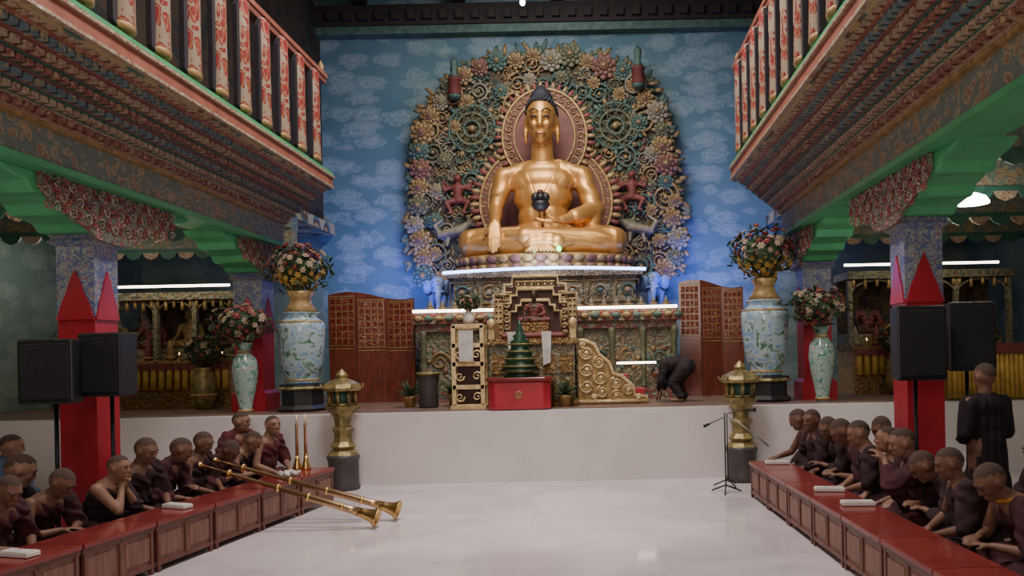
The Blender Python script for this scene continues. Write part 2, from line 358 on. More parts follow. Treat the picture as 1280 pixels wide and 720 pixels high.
def monk(lean,hp,hy,rh,lh,wrap=False,clasp=False):
    def dr(a): return V((math.sin(a),0,math.cos(a)))
    P0=V((0,0,.12)); P1=P0+dr(lean)*.19; a2=lean*1.35; P2=P1+dr(a2)*.17; P3=P2+dr(a2)*.10
    HC=P3+dr(a2+.15)*.135+V((.015,0,0))
    R=(Matrix.Rotation(hy,3,'Z')@Matrix.Rotation(hp,3,'Y'))
    caps=[];ells=[]
    rt=Euler((0,a2,0))
    caps+=[(P0,.115,P1,.10),(P3,.057,HC-V((.02,0,.05)),.052)]
    ells+=[(P0,(.12,.155,.11)),(P1,(.105,.135,.13),rt),(P2,(.105,.165,.13),rt),(P3-dr(a2)*.03,(.07,.14,.05),rt)]
    he,hc=headparts(HC,R,1.0); ells+=he; caps+=hc
    hands=[]
    for sd,H in((-1,rh),(1,lh)):
        H=V(H); Sh=P2+dr(a2)*.045+V((0,sd*.165,0))
        El=ik(Sh,H,.265,.235,V((-.25,sd*.8,-.7)))
        H2=El+(H-El).normalized()*.235
        caps+=[(Sh,.058,Sh.lerp(El,.5),.047),(Sh.lerp(El,.5),.047,El,.038),(El,.038,El.lerp(H2,.35),.037),(El.lerp(H2,.35),.037,H2,.024)]
        fd=(H2-El).normalized()
        if clasp: n=V((0,-sd,0)); fd=(fd+V((0,0,.8))).normalized(); cu=.45
        else: n=V((.1,0,-1)); fd=(fd+V((.5,-sd*.15,0))).normalized(); cu=.55
        caps+=hand(H2,fd,n,1,cu,ts=sd)
        hands.append((Sh,El,H2))
    for sd in(-1,1):
        kn=V((.27,sd*.235,.085)); an=V((.27,-sd*.06,.05))
        caps+=[((.0,sd*.09,.11),.09,kn,.06),(kn,.055,an,.04),(an,.038,an+V((.09,-sd*.07,-.005)),.028)]
    body=blob(caps,ells,.009,2,'body')
    rc=[];re=[]
    re+=[(P0,(.15,.19,.125)),(P1,(.128,.158,.14),rt),(P2-dr(a2)*.02,(.122,.178,.125),rt),((.15,0,.07),(.20,.21,.075))]
    for sd in(-1,1):
        kn=V((.27,sd*.235,.085)); an=V((.25,-sd*.05,.065))
        rc+=[((.0,sd*.09,.11),.125,kn,.09),(kn,.088,an,.07)]
    Sh,El,H2=hands[1]
    rc+=[(Sh,.082,Sh.lerp(El,.5),.078),(Sh.lerp(El,.5),.078,El,.070),(P2+V((-.02,-.10,-.05)),.09,Sh,.085)]
    rc+=[(Sh+V((-.03,.01,0)),.06,P1+V((-.12,.10,-.02)),.055),(P1+V((-.12,.10,-.02)),.055,V((-.10,.16,.06)),.05)]
    if wrap:
        Sh,El,H2=hands[0]
        rc+=[(Sh,.082,Sh.lerp(El,.5),.078),(Sh.lerp(El,.5),.078,El,.070),(El,.066,El.lerp(H2,.55),.055)]
        Sh,El,H2=hands[1]; rc+=[(El,.066,El.lerp(H2,.55),.055)]
        rc+=[(P3+V((0,-.10,-.01)),.062,P3+V((0,.10,-.01)),.062)]
        rc+=[(hands[0][1],.06,P0+V((.12,-.12,.02)),.07),(hands[1][1],.06,P0+V((.12,.12,.02)),.07)]
    def fold(co,n):
        q=co.y*.6+co.z*.8+co.x*.3
        f=math.sin(q*70+noise.noise(co*6)*6)*.008+noise.noise(co*11)*.008
        co=co+n*f
        if co.z<0: co.z=0.0
        return co
    robe=blob(rc,re,.013,2,'robe',fold)
    for v in body.vertices:
        if v.co.z<.004: v.co.z=.004
    cm=M(); pts=[]
    for i in range(20):
        a=2*pi*i/20; pts.append(P3+V((.066*math.cos(a)+.01,.075*math.sin(a),.012*math.cos(a)*-1.6)))
    cm.tube(pts,.014,seg=6,closed=True); 
    cme=bpy.data.meshes.new('collar'); cm.bm.to_mesh(cme); cm.bm.free()
    return dict(body=body,robe=robe,hair=hairmesh(HC,R,1.0),eyes=eyesmesh(HC,R,1.0),collar=cme,head=HC)
POSES=[
 monk(.18,.35,0,(.30,-.10,.20),(.30,.10,.20)),
 monk(.42,.65,.1,(.38,-.08,.26),(.36,.08,.24)),
 monk(.28,.10,-.1,(.27,-.02,.50),(.27,.02,.50),clasp=True),
 monk(.10,.15,.35,(.26,-.22,.18),(.30,.08,.20),wrap=True),
 monk(.25,.50,-.3,(.42,-.12,.25),(.28,.14,.19)),
 monk(.55,.75,0,(.44,-.05,.28),(.42,.07,.26),wrap=True),
 monk(.22,.25,.0,(.20,-.22,.20),(.33,.0,.56),wrap=True),
 monk(.33,.45,.5,(.34,-.14,.22),(.34,.02,.30),wrap=True),
 monk(.14,-.05,-.5,(.28,-.16,.19),(.26,.12,.19)),
]
_mc={}
def put_person(pi_,x,y,z,rz,label,robe=None,skin=None,collar=None,sc=1,group='seated monks along the low benches'):
    ps=POSES[pi_]
    def withmat(key,m):
        k=(pi_,key,m.name)
        if k not in _mc:
            me=ps[key].copy(); me.materials.clear(); me.materials.append(m); _mc[k]=me
        return _mc[k]
    b=place('person',withmat('body',skin),None,(x,y,z),(0,0,rz),scale=sc)
    T(b,label,'person',group)
    place('robe',withmat('robe',robe),b); place('hair',withmat('hair',m_hair),b); place('eyes',withmat('eyes',m_eye),b)
    if collar: place('collar',withmat('collar',collar),b)
    return b
L='shaven-headed monk in maroon robe '
left=[(-3.55,5.65,4,.95,m_robe,m_skin,None,L+'leaning over the bench'),
(-3.54,6.22,1,.98,m_robe,m_skin,None,L+'bent low reading'),
(-3.45,6.75,2,.95,m_robe2,m_skin2,None,L+'with hands clasped before his face'),
(-3.48,7.25,0,1.05,m_robe2,m_skin,None,L+'sitting upright looking down'),
(-3.42,7.70,7,1.03,m_robe,m_skin,None,L+'holding a long horn'),
(-3.42,8.15,0,1.0,m_robe2,m_skin,None,L+'beside the long horns'),
(-3.32,8.6,5,1.0,m_robe,m_skin,None,L+'bowed deeply forward'),
(-3.30,9.02,1,.98,m_robe2,m_skin2,None,L+'bending over the bench'),
(-3.24,9.48,8,1.06,m_robe3,m_skin2,None,L+'sitting upright at the row end')]
for x,y,p,s_,rb,sk,co,lb in left:
    hx=POSES[p]['head'].x*s_
    put_person(p,x-hx,y,.15,random.uniform(-.2,.2),lb,rb,sk,co,s_)
put_person(3,-3.95,9.95,.15,-.3,L+'sitting behind the first row',m_robe3,m_skin2,None,1.08)
put_person(7,-4.62,6.72,.0,.1,L+'in the second row beside the column',m_robe2,m_skin2,None,1.2)
put_person(3,-5.75,8.4,.0,.2,'seated person in grey-blue shirt behind the monks',m_blue,m_skin2,None,1.15)
right=[(3.25,5.1,1,1.05,m_robe,m_skin,m_saff,L+'and saffron collar leaning on the bench'),
(3.22,5.62,0,1.0,m_robe2,m_skin,None,L+'looking down at a book'),
(3.24,6.1,5,1.06,m_robe2,m_skin,None,L+'bowed over the bench'),
(3.22,6.52,6,1.08,m_robe,m_skin2,None,L+'resting his face in one hand'),
(3.26,7.0,8,1.02,m_robe2,m_skin2,None,L+'turned toward his neighbour'),
(3.16,7.42,0,1.05,m_robe2,m_skin2,None,L+'sitting quietly'),
(3.14,7.88,1,1.12,m_robe,m_skin,None,L+'reading with lowered head'),
(3.12,8.32,7,1.06,m_robe2,m_skin,None,L+'wrapped in shawl'),
(3.06,8.75,3,1.05,m_robe2,m_skin,None,L+'near the row end'),
(3.03,9.2,4,1.05,m_robe,m_skin,None,L+'at the end of the row')]
for x,y,p,s_,rb,sk,co,lb in right:
    hx=POSES[p]['head'].x*s_
    put_person(p,x+hx,y,.15,pi+random.uniform(-.2,.2),lb,rb,sk,co,s_)
put_person(3,4.15,5.9,.0,pi,L+'in the second row by the edge',m_robe2,m_skin,None,1.25)
put_person(7,4.15,8.7,.0,pi,L+'in the second row',m_robe2,m_skin,None,1.2)
def flr(co,n):
    if co.z<0: co.z=0
    return co
def wrinkle(co,n):
    co=co+n*(noise.noise(co*9)*.012+math.sin(co.z*60+noise.noise(co*5)*6)*.004)
    if co.z<.03: co.z=.03
    return co
def bender():
    C=V((.33,0,.47)); R=Matrix.Rotation(1.0,3,'Y')
    he,hc=headparts(C,R,1.0); caps=hc[:]; ells=he[:]
    ells+=[((-.16,0,.58),(.13,.16,.13)),((0,0,.62),(.15,.14,.11)),((.14,0,.60),(.12,.17,.11))]
    caps+=[((.18,0,.60),.06,(.29,0,.52),.05)]
    for s in(-1,1):
        Sh=V((.17,s*.17,.60)); El=V((.22,s*.22,.34)); H=V((.30,s*.10,.16))
        caps+=[(Sh,.06,El,.042),(El,.038,H,.025)]+hand(H,V((.3,-s*.1,-1)),V((-1,0,-.2)),1,.4,ts=s)
        caps+=[((-.16,s*.09,.55),.09,(.05,s*.12,.30),.06),((.05,s*.12,.30),.055,(-.10,s*.12,.06),.036),((-.10,s*.12,.035),.035,(.06,s*.13,.03),.028)]
    body=blob(caps,ells,.009,2,'body',flr); body.materials.append(m_skin2)
    rc=[((-.16,s*.09,.55),.12,(.05,s*.12,.30),.09) for s in(-1,1)]+[((.05,s*.12,.30),.085,(-.09,s*.12,.10),.065) for s in(-1,1)]
    rc+=[((.17,s*.17,.60),.08,(.22,s*.22,.34),.062) for s in(-1,1)]+[((.22,s*.22,.34),.058,(.27,s*.14,.22),.045) for s in(-1,1)]
    re=[((-.16,0,.58),(.155,.19,.15)),((0,0,.63),(.17,.165,.135)),((.13,0,.61),(.14,.195,.13))]
    robe=blob(rc,re,.013,2,'clothing',wrinkle); robe.materials.append(m_black)
    b=place('person',body,None,(1.84,11.5,.955),(0,0,pi-.35),scale=.88); T(b,'attendant in dark clothes bending down beside the throne','person')
    place('clothing',robe,b); h=hairmesh(C,R,1.0,g=1.04); h.materials.append(m_blk); place('hair',h,b); e=eyesmesh(C,R,1.0); e.materials.append(m_eye); place('eyes',e,b)
bender()
def standing():
    C=V((.0,0,1.42)); R=Matrix.Rotation(.2,3,'Y')
    he,hc=headparts(C,R,1.0); caps=hc[:];ells=he[:]
    ells+=[((0,0,.86),(.12,.165,.14)),((0,0,1.02),(.11,.15,.14)),((0,0,1.15),(.11,.18,.12))]
    caps+=[((0,0,1.2),.06,(0,0,1.33),.052)]
    for s in(-1,1):
        Sh=V((0,s*.17,1.2)); El=V((.0,s*.22,.95)); H=V((.18,s*.1,.88))
        caps+=[(Sh,.06,El,.04),(El,.038,H,.025)]+hand(H,V((.5,-s*.8,0)),V((.1,0,-1)),1,.5,ts=s)
        caps+=[((0,s*.09,.82),.09,(.01,s*.09,.45),.06),((.01,s*.09,.45),.055,(-.01,s*.09,.07),.035),((-.01,s*.09,.04),.035,(.15,s*.10,.03),.028)]
    body=blob(caps,ells,.0095,2,'body',flr); body.materials.append(m_skin)
    def fold(co,n):
        a=math.atan2(co.y,co.x)
        return co+n*(math.sin(a*14+noise.noise(co*3)*3)*.008+noise.noise(co*8)*.006)
    rc=[((0,0,.9),.15,(0,0,.55),.165),((0,-.04,.55),.155,(0,-.05,.17),.15),((0,.04,.55),.155,(0,.05,.17),.15)]
    re=[((0,0,1.02),(.13,.17,.2)),((0,0,1.17),(.125,.20,.12))]
    for s in(-1,1): rc+=[((0,s*.17,1.19),.075,(0,s*.22,.95),.062),((0,s*.22,.95),.058,(.1,s*.15,.9),.05)]
    robe=blob(rc,re,.015,3,'robe',fold); robe.materials.append(m_robe4)
    b=place('person',body,None,(3.98,6.65,0),(0,0,pi/2+.3)); T(b,'standing monk in nearly black maroon robe seen from behind','person')
    place('robe',robe,b); h=hairmesh(C,R,1.0); h.materials.append(m_hair); place('hair',h,b); e=eyesmesh(C,R,1.0); e.materials.append(m_eye); place('eyes',e,b)
standing()

# ---------------------------------------------------------------- Buddha
BX=-.25
def buddha():
    R=Matrix.Rotation(-pi/2,3,'Z')@Matrix.Rotation(.12,3,'Y')
    C=V((0,-.10,2.46)); k=4.0; wy=.88
    he,hc=headparts(C,R,k,wy); caps=hc[:]; ells=he[:]
    for s in(-1,1):
        ells.append((V((s*.29,-.08,2.30)),(.045,.06,.24)))
    caps+=[((0,0,1.78),.21,(0,-.06,2.15),.19)]
    ells+=[((0,0,.35),(.56,.45,.38)),((0,-.02,.75),(.43,.33,.45)),((0,-.02,1.12),(.51,.35,.42)),((0,-.02,1.40),(.60,.33,.28)),((0,0,1.60),(.46,.24,.19)),
           ((-.22,-.20,1.34),(.26,.12,.20)),((.22,-.20,1.34),(.26,.12,.20))]
    S1=V((-.70,0,1.50)); E1=V((-.86,-.10,.90)); W1=V((-.80,-.70,.56))
    caps+=[(S1,.17,S1.lerp(E1,.5),.15),(S1.lerp(E1,.5),.15,E1,.13),(E1,.13,E1.lerp(W1,.4),.125),(E1.lerp(W1,.4),.125,W1,.08),((-.25,0,1.66),.14,S1,.16)]
    caps+=hand(W1+V((0,-.03,-.02)),V((0,-.32,-1)),V((0,.9,-.2)),3.2,.12,ts=-1)
    S2=V((.70,0,1.50)); E2=V((.93,-.10,.84)); W2=V((.36,-.62,.60))
    caps+=[(S2,.17,S2.lerp(E2,.5),.15),(S2.lerp(E2,.5),.15,E2,.13),(E2,.13,E2.lerp(W2,.4),.125),(E2.lerp(W2,.4),.125,W2,.08),((.25,0,1.66),.14,S2,.16)]
    caps+=hand(W2,V((-1,-.12,-.05)),V((0,-.1,1)),3.1,.25,ts=-1)
    for s in(-1,1):
        kn=V((s*1.24,-.40,.25)); an=V((-s*.28,-.80,.18+.12*(s>0)))
        caps+=[((s*.3,-.0,.28),.33,kn,.25),(kn,.24,an,.16),(an,.14,an+V((-s*.30,.08,.05)),.09)]
    body=blob(caps,ells,.022,4,'body',flr); body.materials.append(m_gold)
    root=place('buddha_statue',body,None,(BX,14.25,3.405)); T(root,'large copper-gold seated Buddha statue on lotus throne holding bowl','statue')
    re=[((0,0,.36),(.60,.48,.38)),((0,-.02,.75),(.46,.355,.46)),((0,-.02,1.12),(.535,.375,.42)),((.0,-.01,1.38),(.625,.355,.30)),((0,.03,1.58),(.50,.25,.20))]
    rc=[(S2,.195,S2.lerp(E2,.5),.185),(S2.lerp(E2,.5),.185,E2,.19),(E2,.19,E2.lerp(W2,.6),.15),(E2+V((0,-.05,-.05)),.15,E2+V((-.1,-.15,-.50)),.12),
        (S1,.19,S1.lerp(E1,.55),.168),((.28,.0,1.66),.155,S2,.18),((-.28,.02,1.65),.15,S1,.175)]
    for s in(-1,1):
        kn=V((s*1.24,-.40,.25)); an=V((-s*.15,-.78,.20))
        rc+=[((s*.3,-.0,.28),.35,kn,.265),(kn,.255,an,.19)]
    def fold(co,n):
        if co.z>.55:
            if abs(co.x)>.50: f=math.sin((co.z+abs(co.x)*.35)*22+noise.noise(co*2)*2)*.008
            else: f=math.sin((co.x*.9+co.z*.35)*30+noise.noise(co*2)*1.5)*.005
        else: f=math.sin((math.hypot(co.x*.6,co.z*1.8))*24+noise.noise(co*2))*.009
        co=co+n*f
        # diagonal opening from the right side of the neck: bare upper chest
        if co.y<-.12 and co.z>.98:
            hw=.02+(co.z-.98)*.42
            d=hw-abs(co.x+.06*(1.8-co.z))
            if d>0: co.y+=.075*min(1,d/.06)
        if co.z<0: co.z=0
        return co
    rm=blob(rc,re,.022,2,'robe',fold); rm.materials.append(m_gold); place('robe',rm,root)
    m=M()
    m.tube([(.0,-.385,.97),(.05,-.40,.78),(.0,-.46,.52)],.026,seg=8)
    m.tube([(.0,-.385,.97),(-.05,-.40,.82),(-.06,-.43,.62)],.018,seg=8)
    m.obj('robe_tail',m_gold,root)
    m=M()
    for i in range(9):
        a=-.8+1.6*i/8; m.tube([(0,-.86,.20),(math.sin(a)*.22,-.96,.10),(math.sin(a)*.36,-.98,.02)],.035,.03,6)
    m.obj('robe_fan',m_gold,root)
    hm=hairmesh(C,R,k,'hair',1.03,wy); hm.materials.append(m_blueh); place('hair',hm,root)
    m=M()
    for i in range(230):
        zz=1-1.0*(i+.5)/230*1.15; a=i*2.39996; q=math.sqrt(max(0,1-zz*zz))
        loc=V((q*math.cos(a)*.102,q*math.sin(a)*.080*wy,zz*.099))
        if loc.z<.02+.62*loc.x: continue
        m.ell(C+R@((loc+V((-.005,0,.022)))*k),.036,seg=7,ring=5)
    m.obj('hair_curls',m_blueh,root)
    um=C+R@(V((-.03,0,.105))*k)
    m=M(); m.lathe([(.22,-.02),(.20,.07),(.15,.15),(.08,.22),(.01,.27)],um,20); m.obj('topknot',m_blueh,root)
    m=M()
    for s in(-1,1):
        pts=[C+R@(V((.096-abs(t-.5)*.012,s*(.014+.034*t)*wy,.008+.006*math.sin(t*pi)))*k) for t in[i/8 for i in range(9)]]
        m.tube(pts,.017,.012,6,0)
        pts=[C+R@(V((.099-.018*t*t,s*(.010+.046*t)*wy,.034+.010*math.sin(t*pi)))*k) for t in[i/8 for i in range(9)]]
        m.tube(pts,.013,.008,6,0)
    pts=[C+R@(V((.101-abs(t)*.012,t*.020,-.062+.004*t*t))*k) for t in[-1,-.5,0,.5,1]]
    m.tube(pts,.014,.014,6,1)
    m.obj('face_paint',[m_eye,m_lips],root)
    r=E('alms_bowl',(BX,14.25-.74,3.405+.74),'black alms bowl with jewelled flower in the statue hand','bowl')
    m=M(); m.lathe([(.06,0),(.12,.04),(.16,.11),(.15,.16),(.13,.17)],seg=20); m.obj('bowl_body',m_blk,r)
    m=M()
    for q in(-.09,0,.09): m.ell((q,0,.24),(.07,.07,.09),0)
    m.ell((0,0,.33),(.06,.06,.05),1); m.obj('offering',[m_blk,m_dkpanel],r)
    return root,body,rm
bud,bud_body,bud_robe=buddha()

# ---------------------------------------------------------------- room shell
m=M(); m.bx(-9,9,-2,16.2,-.2,0); S(m.obj('floor',m_floor))
m=M(); m.bx(-4.9,4.4,16,16.3,0,9.2,0); m.bx(-9,-4.9,16,16.3,0,9.2,1); m.bx(4.4,9,16,16.3,0,9.2,1); S(m.obj('wall_back',[m_wall,m_wall2]))
m=M(); m.bx(-8.9,-8.6,-2,16,0,9.2); S(m.obj('wall_left',m_wall2))
m=M(); m.bx(8.2,8.5,-2,16,0,9.2); S(m.obj('wall_right',m_wall2))
m=M(); m.bx(-9,9,-2.3,-2,0,9.2); S(m.obj('wall_front',m_gal))
m=M(); m.bx(-9,9,-2.3,16.3,9.0,9.2)
for y in range(0,16,2): m.bx(-9,9,y,y+.3,8.75,9.0)
for x in (-6,-4,-2,0,2,4,6): m.bx(x-.12,x+.12,-2,16,8.8,9.0)
S(m.obj('ceiling',m_dark))
m=M(); m.bx(-5,4.6,15.75,16,8.18,8.34,0); m.bx(-5,4.6,15.7,16,8.34,8.75,1)
for i in range(30): m.bx(-4.9+i*.32,-4.75+i*.32,15.6,15.7,8.42,8.6,1)
S(m.obj('trim_1',[m_tealp,m_dark]))
for side,nm in((-1,'ceiling_left_aisle'),(1,'ceiling_right_aisle')):
    xw=-8.6 if side<0 else 8.2
    m=M(); xi=AX+side*3.0
    m.bx(min(xi,xw),max(xi,xw),1,11.7,4.20,4.40); 
    xi2=AX+side*4.4; m.bx(min(xi2,xw),max(xi2,xw),11.7,16,4.20,4.40)
    S(m.obj(nm,m_aceil))
    m=M(); xg=AX+side*4.7
    m.bx(xg-.08,xg+.08,1,16,4.4,8.8); S(m.obj('wall_gallery_left' if side<0 else 'wall_gallery_right',m_gal))
st=E('stage_platform',(0,10.4,0),'raised white marble stage spanning the hall front','stage')
m=M(); m.bx(-8.55,8.15,0,5.55,0,.94,0); m.obj('stage_body',m_stage,st)
m=M(); m.bx(-8.55,8.15,.22,5.55,.94,.95,0); m.obj('stage_top',m_stagetop,st,label='dark brown polished stage top')

# ---------------------------------------------------------------- balcony & cornice
def balcony(side):
    root=E('balcony',(AX,1,3.4),'carved painted balcony with stepped cornice along the hall','balcony','hall balconies')
    L=10.7
    def bx(m,u0,u1,z0,z1,mi=0,y0=0,y1=L): m.bx(side*u0,side*u1,y0,y1,z0-3.4,z1-3.4,mi)
    m=M(); bx(m,3.72,4.2,3.42,3.70); m.obj('frieze_beam',m_frieze,root)
    m=M(); bx(m,3.70,4.22,3.36,3.42,0); bx(m,3.66,4.22,3.70,3.735,1); m.obj('beam_moulding',[m_green,m_goldp],root)
    rows=[(m_dent1,m_dent3),(m_dent3,m_dgreen),(m_dent2,m_cred),(m_dent1,m_dgreen),(m_dent3,m_cred),(m_dent2,m_dent1),(m_dent3,m_orange)]
    z=3.735; u=3.60; dz=.073; du=.09
    for i,(a,b) in enumerate(rows):
        m=M(); bx(m,u+.03,4.2,z,z+dz,1)
        pitch=.10 if i%2 else .125; n=int(L/pitch)
        for j in range(n):
            y=j*pitch
            bx(m,u-.035,u+.03,z+.006,z+dz-.020,0,y,y+pitch*.60)
        bx(m,u-.045,u+.05,z+dz-.016,z+dz,1)
        m.obj('dentil_row',[a,b],root)
        z+=dz; u-=du
    m=M(); bx(m,2.97,3.2,4.245,4.37,0); bx(m,2.94,3.2,4.37,4.40,1); bx(m,2.95,3.2,4.215,4.245,1); m.obj('fascia',[m_orange,m_dent3],root)
    m=M(); bx(m,2.96,3.3,4.40,4.45,0); m.obj('green_ledge',m_green,root)
    m=M(); bx(m,3.06,3.16,4.45,4.50,0); bx(m,3.04,3.16,5.78,5.86,0); bx(m,3.02,3.18,5.86,5.92,1); m.obj('railing',[m_cred,m_orange],root)
    pm=M(); pm.lathe([(.03,0),(.034,.08),(.02,.14),(.026,.4),(.018,.62),(.026,.86),(.02,1.1),(.034,1.2),(.03,1.29)],seg=10)
    post=pm.obj('railing_post',m_bande,root,(side*3.14,.33,4.50-3.4))
    for j in range(1,19):
        c=post.copy(); c.location.y=.33+j*.56; COL.objects.link(c)
    em=M(); em.lathe([(.05,0),(.06,.03),(.03,.06),(.05,.11),(.02,.17),(.004,.2)],seg=10)
    em.obj('end_finial',m_goldp,root,(side*3.10,L-.05,5.92-3.4))
balcony(-1); balcony(1)
bm_=M(); bm_.lathe([(.11,.02),(.125,.05),(.11,.4),(.12,.42),(.11,.8),(.118,.82),(.106,1.22),(.11,1.26),(.05,1.30)],seg=14,sx=.6); me_core=bm_.obj('x',m_ban)
bm_=M(); bm_.prism([(.11,.0),(.145,.03),(.145,1.2),(.11,1.26)],'x',-.03,.02); me_e1=bm_.obj('x',m_bancr)
bm_=M(); bm_.prism([(-.11,.0),(-.18,.04),(-.175,1.15),(-.11,1.26)],'x',-.03,.02); me_e2=bm_.obj('x',m_bande)
bm_=M(); bm_.lathe([(.115,0),(.13,.02),(.13,.05),(.115,.07)],seg=14,sx=.6); me_trim=bm_.obj('x',m_goldp)
for side in(-1,1):
    for j in range(18):
        y=1.61+.56*j
        r=E('hanging_banner',(AX+side*3.02,y,4.50),'tall deep red brocade banner with cream edge on balcony rail','banner','brocade banners on the balcony rails')
        place('banner_body',me_core.data,r); place('banner_edge',me_e1.data,r,label='pale cream banner edge'); place('banner_edge',me_e2.data,r,label='dark banner edge'); place('banner_trim',me_trim.data,r)
for o in(me_core,me_e1,me_e2,me_trim): bpy.data.objects.remove(o)

# ---------------------------------------------------------------- columns
def column(x,y,z0,side,w=.18):
    r=E('column',(x,y,z0),'square red column with painted upper panel and green bracket capital','column','hall columns')
    m=M(); m.sq([(w+.05,0),(w+.05,.25),(w,.3),(w,2.15-z0)]); m.obj('shaft',m_red,r)
    m=M(); m.sq([(w+.005,2.15-z0),(w+.005,2.92-z0)]); m.obj('painted_panel',m_colp,r)
    m=M()
    f=w/.23
    for a in range(4):
        R=Matrix.Rotation(a*pi/2,4,'Z')
        k0=len(m.bm.verts)
        m.prism([(q*f,z-z0) for q,z in((-.23,2.12),(.23,2.12),(.17,2.28),(.11,2.38),(.06,2.50),(0,2.60),(-.06,2.50),(-.11,2.38),(-.17,2.28))],'y',-w-.022,-w-.004)
        m.bm.verts.ensure_lookup_table()
        for v in list(m.bm.verts)[k0:]: v.co=R@v.co
    m.obj('red_flame_motif',m_red,r)
    m=M(); m.sq([(w+.02,2.84-z0),(w+.06,2.88-z0),(w+.03,2.91-z0),(w+.07,2.96-z0),(w+.07,2.98-z0)]); m.obj('capital',m_colp,r)
    prof=[(0,2.94),(.34,2.94),(.42,3.01),(.60,3.04),(.70,3.04),(.78,3.13),(.96,3.17),(1.08,3.17),(1.16,3.26),(1.38,3.30),(1.52,3.37)]
    pts=[(p[0],p[1]-z0) for p in prof]+[(-p[0],p[1]-z0) for p in reversed(prof)][:-1]
    m=M(); m.prism(pts,'x',-.25,.25); m.obj('bracket',m_green,r,bevel=.02)
    m=M(); xx=-side*.26
    plate=[(0,2.86),(.3,2.88),(.42,2.97),(.62,3.0),(.72,3.10),(.92,3.13),(1.05,3.24),(1.05,3.42)]
    pts=[(p[0],p[1]-z0) for p in plate]+[(-p[0],p[1]-z0) for p in reversed(plate)][:-1]
    m.prism(pts,'x',xx,xx-side*.04,0)
    for q in range(20):
        yy=-.98+q*.103; zz=3.32-z0-.02; lo=3.10-z0-.10*(1-abs(yy))
        for c_,t in((zz,0),((zz+lo)/2,1),(lo,0)):
            m.tube(spiral(.055,1.4,12,(xx-side*.05,yy+(q%2)*.02,c_),V((0,1,0)),V((0,0,1)),q+t,1 if (q+t)%2 else -1),.011,.005,5,1+(q+t)%2)
    m.obj('fretwork',[m_fret,m_fretr,m_fretc],r)
    return r
for side in(-1,1):
    column(AX+side*4.12,7.8,0,side); column(AX+side*4.12,11.55,.95,side,.2)
for side in(-1,1):
    xw=-8.6 if side<0 else 8.2; xi=AX+side*4.3
    for y in(6.2,7.8,9.7,11.6,13.6):
        m=M(); a,b=min(xi,xw),max(xi,xw)
        m.bx(a,b,y-.14,y+.14,3.62,3.95,0); m.bx(a,b,y-.18,y+.18,3.95,4.2,1); m.bx(a,b,y-.16,y+.16,3.56,3.62,2)
        n=int((b-a)/.3)
        for j in range(n): m.prism([(a+j*.3,3.56),(a+j*.3+.3,3.56),(a+j*.3+.25,3.48),(a+j*.3+.15,3.44),(a+j*.3+.05,3.48)],'y',y-.15,y-.12,3+j%2)
        S(m.obj('trim_%d'%(int(y*10)+(0 if side<0 else 500)),[m_frieze,m_dent2,m_dgreen,m_dgreen,m_dent3]))

# ---------------------------------------------------------------- benches
def bench(y1,ln,side,xfun):
    y0=y1-ln+.012
    xa=xfun(y1); xb=xfun(y0)
    r=E('low_bench',((xa+xb)/2,(y0+y1)/2,0),'low wooden monastery bench with glossy red top','bench','low benches in front of the monks')
    r.rotation_euler=(0,0,math.atan2(-(xa-xb),(y1-y0)))
    s=side; L=ln-.012
    m=M(); m.bx(0,s*.42,-L/2,L/2,.375,.415); m.obj('bench_top',m_redtop,r,bevel=.006)
    m=M(); m.bx(s*.03,s*.39,-L/2+.02,L/2-.02,.06,.375,0)
    m.obj('bench_body',m_wood,r)
    m=M()
    for yy in(-L/2+.015,L/2-.045): m.bx(s*.015,s*.05,yy,yy+.03,0,.375)
    for yy in(-L/2+.015,L/2-.045): m.bx(s*.36,s*.395,yy,yy+.03,0,.375)
    m.bx(s*.017,s*.04,-L/2,L/2,.05,.085); m.bx(s*.017,s*.04,-L/2,L/2,.335,.375)
    m.bx(s*.017,s*.04,-.012,.012,.06,.36)
    m.obj('bench_frame',m_woodd,r,bevel=.003)
    for yy in(-L/4-.003,L/4+.003):
        m=M(); m.bx(s*.022,s*.035,yy-L/4+.05,yy+L/4-.05,.115,.305); m.obj('front_panel',m_wood,r,bevel=.008)
XL=lambda d:-2.42-.15*(9.2-d)
XR=lambda d:2.40+.045*(9-d)
for j in range(8): bench(9.2-.73*j,.73,-1,XL)
for j in range(8): bench(9.0-.75*j,.75,1,XR)
m=M(); m.bx(-4.0,-3.42,4.6,10.1,0,.15); T(m.obj('floor_mat',m_robe2,bevel=.02),'long dark maroon sitting mat behind the bench','mat','sitting mats')
m=M(); m.bx(3.1,3.68,4.0,9.9,0,.15); T(m.obj('floor_mat',m_robe2,bevel=.02),'long dark maroon sitting mat behind the bench','mat','sitting mats')

def horn(a,b,lab):
    a=V(a);b=V(b); d=(b-a); ln=d.length
    r=E('long_horn',a,lab,'horn','long telescopic horns')
    q=d.to_track_quat('Z','Y'); r.rotation_mode='QUATERNION'; r.rotation_quaternion=q
    m=M(); m.lathe([(.012,0),(.018,.3),(.022,.8),(.028,.81),(.026,ln*.6),(.036,ln*.61),(.036,ln-.3),(.045,ln-.2)],seg=14); m.obj('horn_tube',m_copper,r)
    m=M(); m.lathe([(.042,ln-.22),(.05,ln-.14),(.068,ln-.06),(.10,ln-.01),(.105,ln),(.09,ln),(.05,ln-.08),(.03,ln-.12)],seg=20); m.obj('horn_bell',m_brass,r)
    for t in(.3,.81,ln*.61,ln*.8):
        m=M(); m.lathe([(.03,t-.02),(.042,t-.01),(.042,t+.01),(.03,t+.02)],seg=14); m.obj('horn_ring',m_brass,r)
    m=M(); m.lathe([(.03,-.02),(.03,0),(.012,.03)],seg=14); m.obj('mouthpiece',m_brass,r)
horn((-3.30,8.15,.66),(-1.40,8.12,.105),'long brass horn resting over the bench onto the floor')
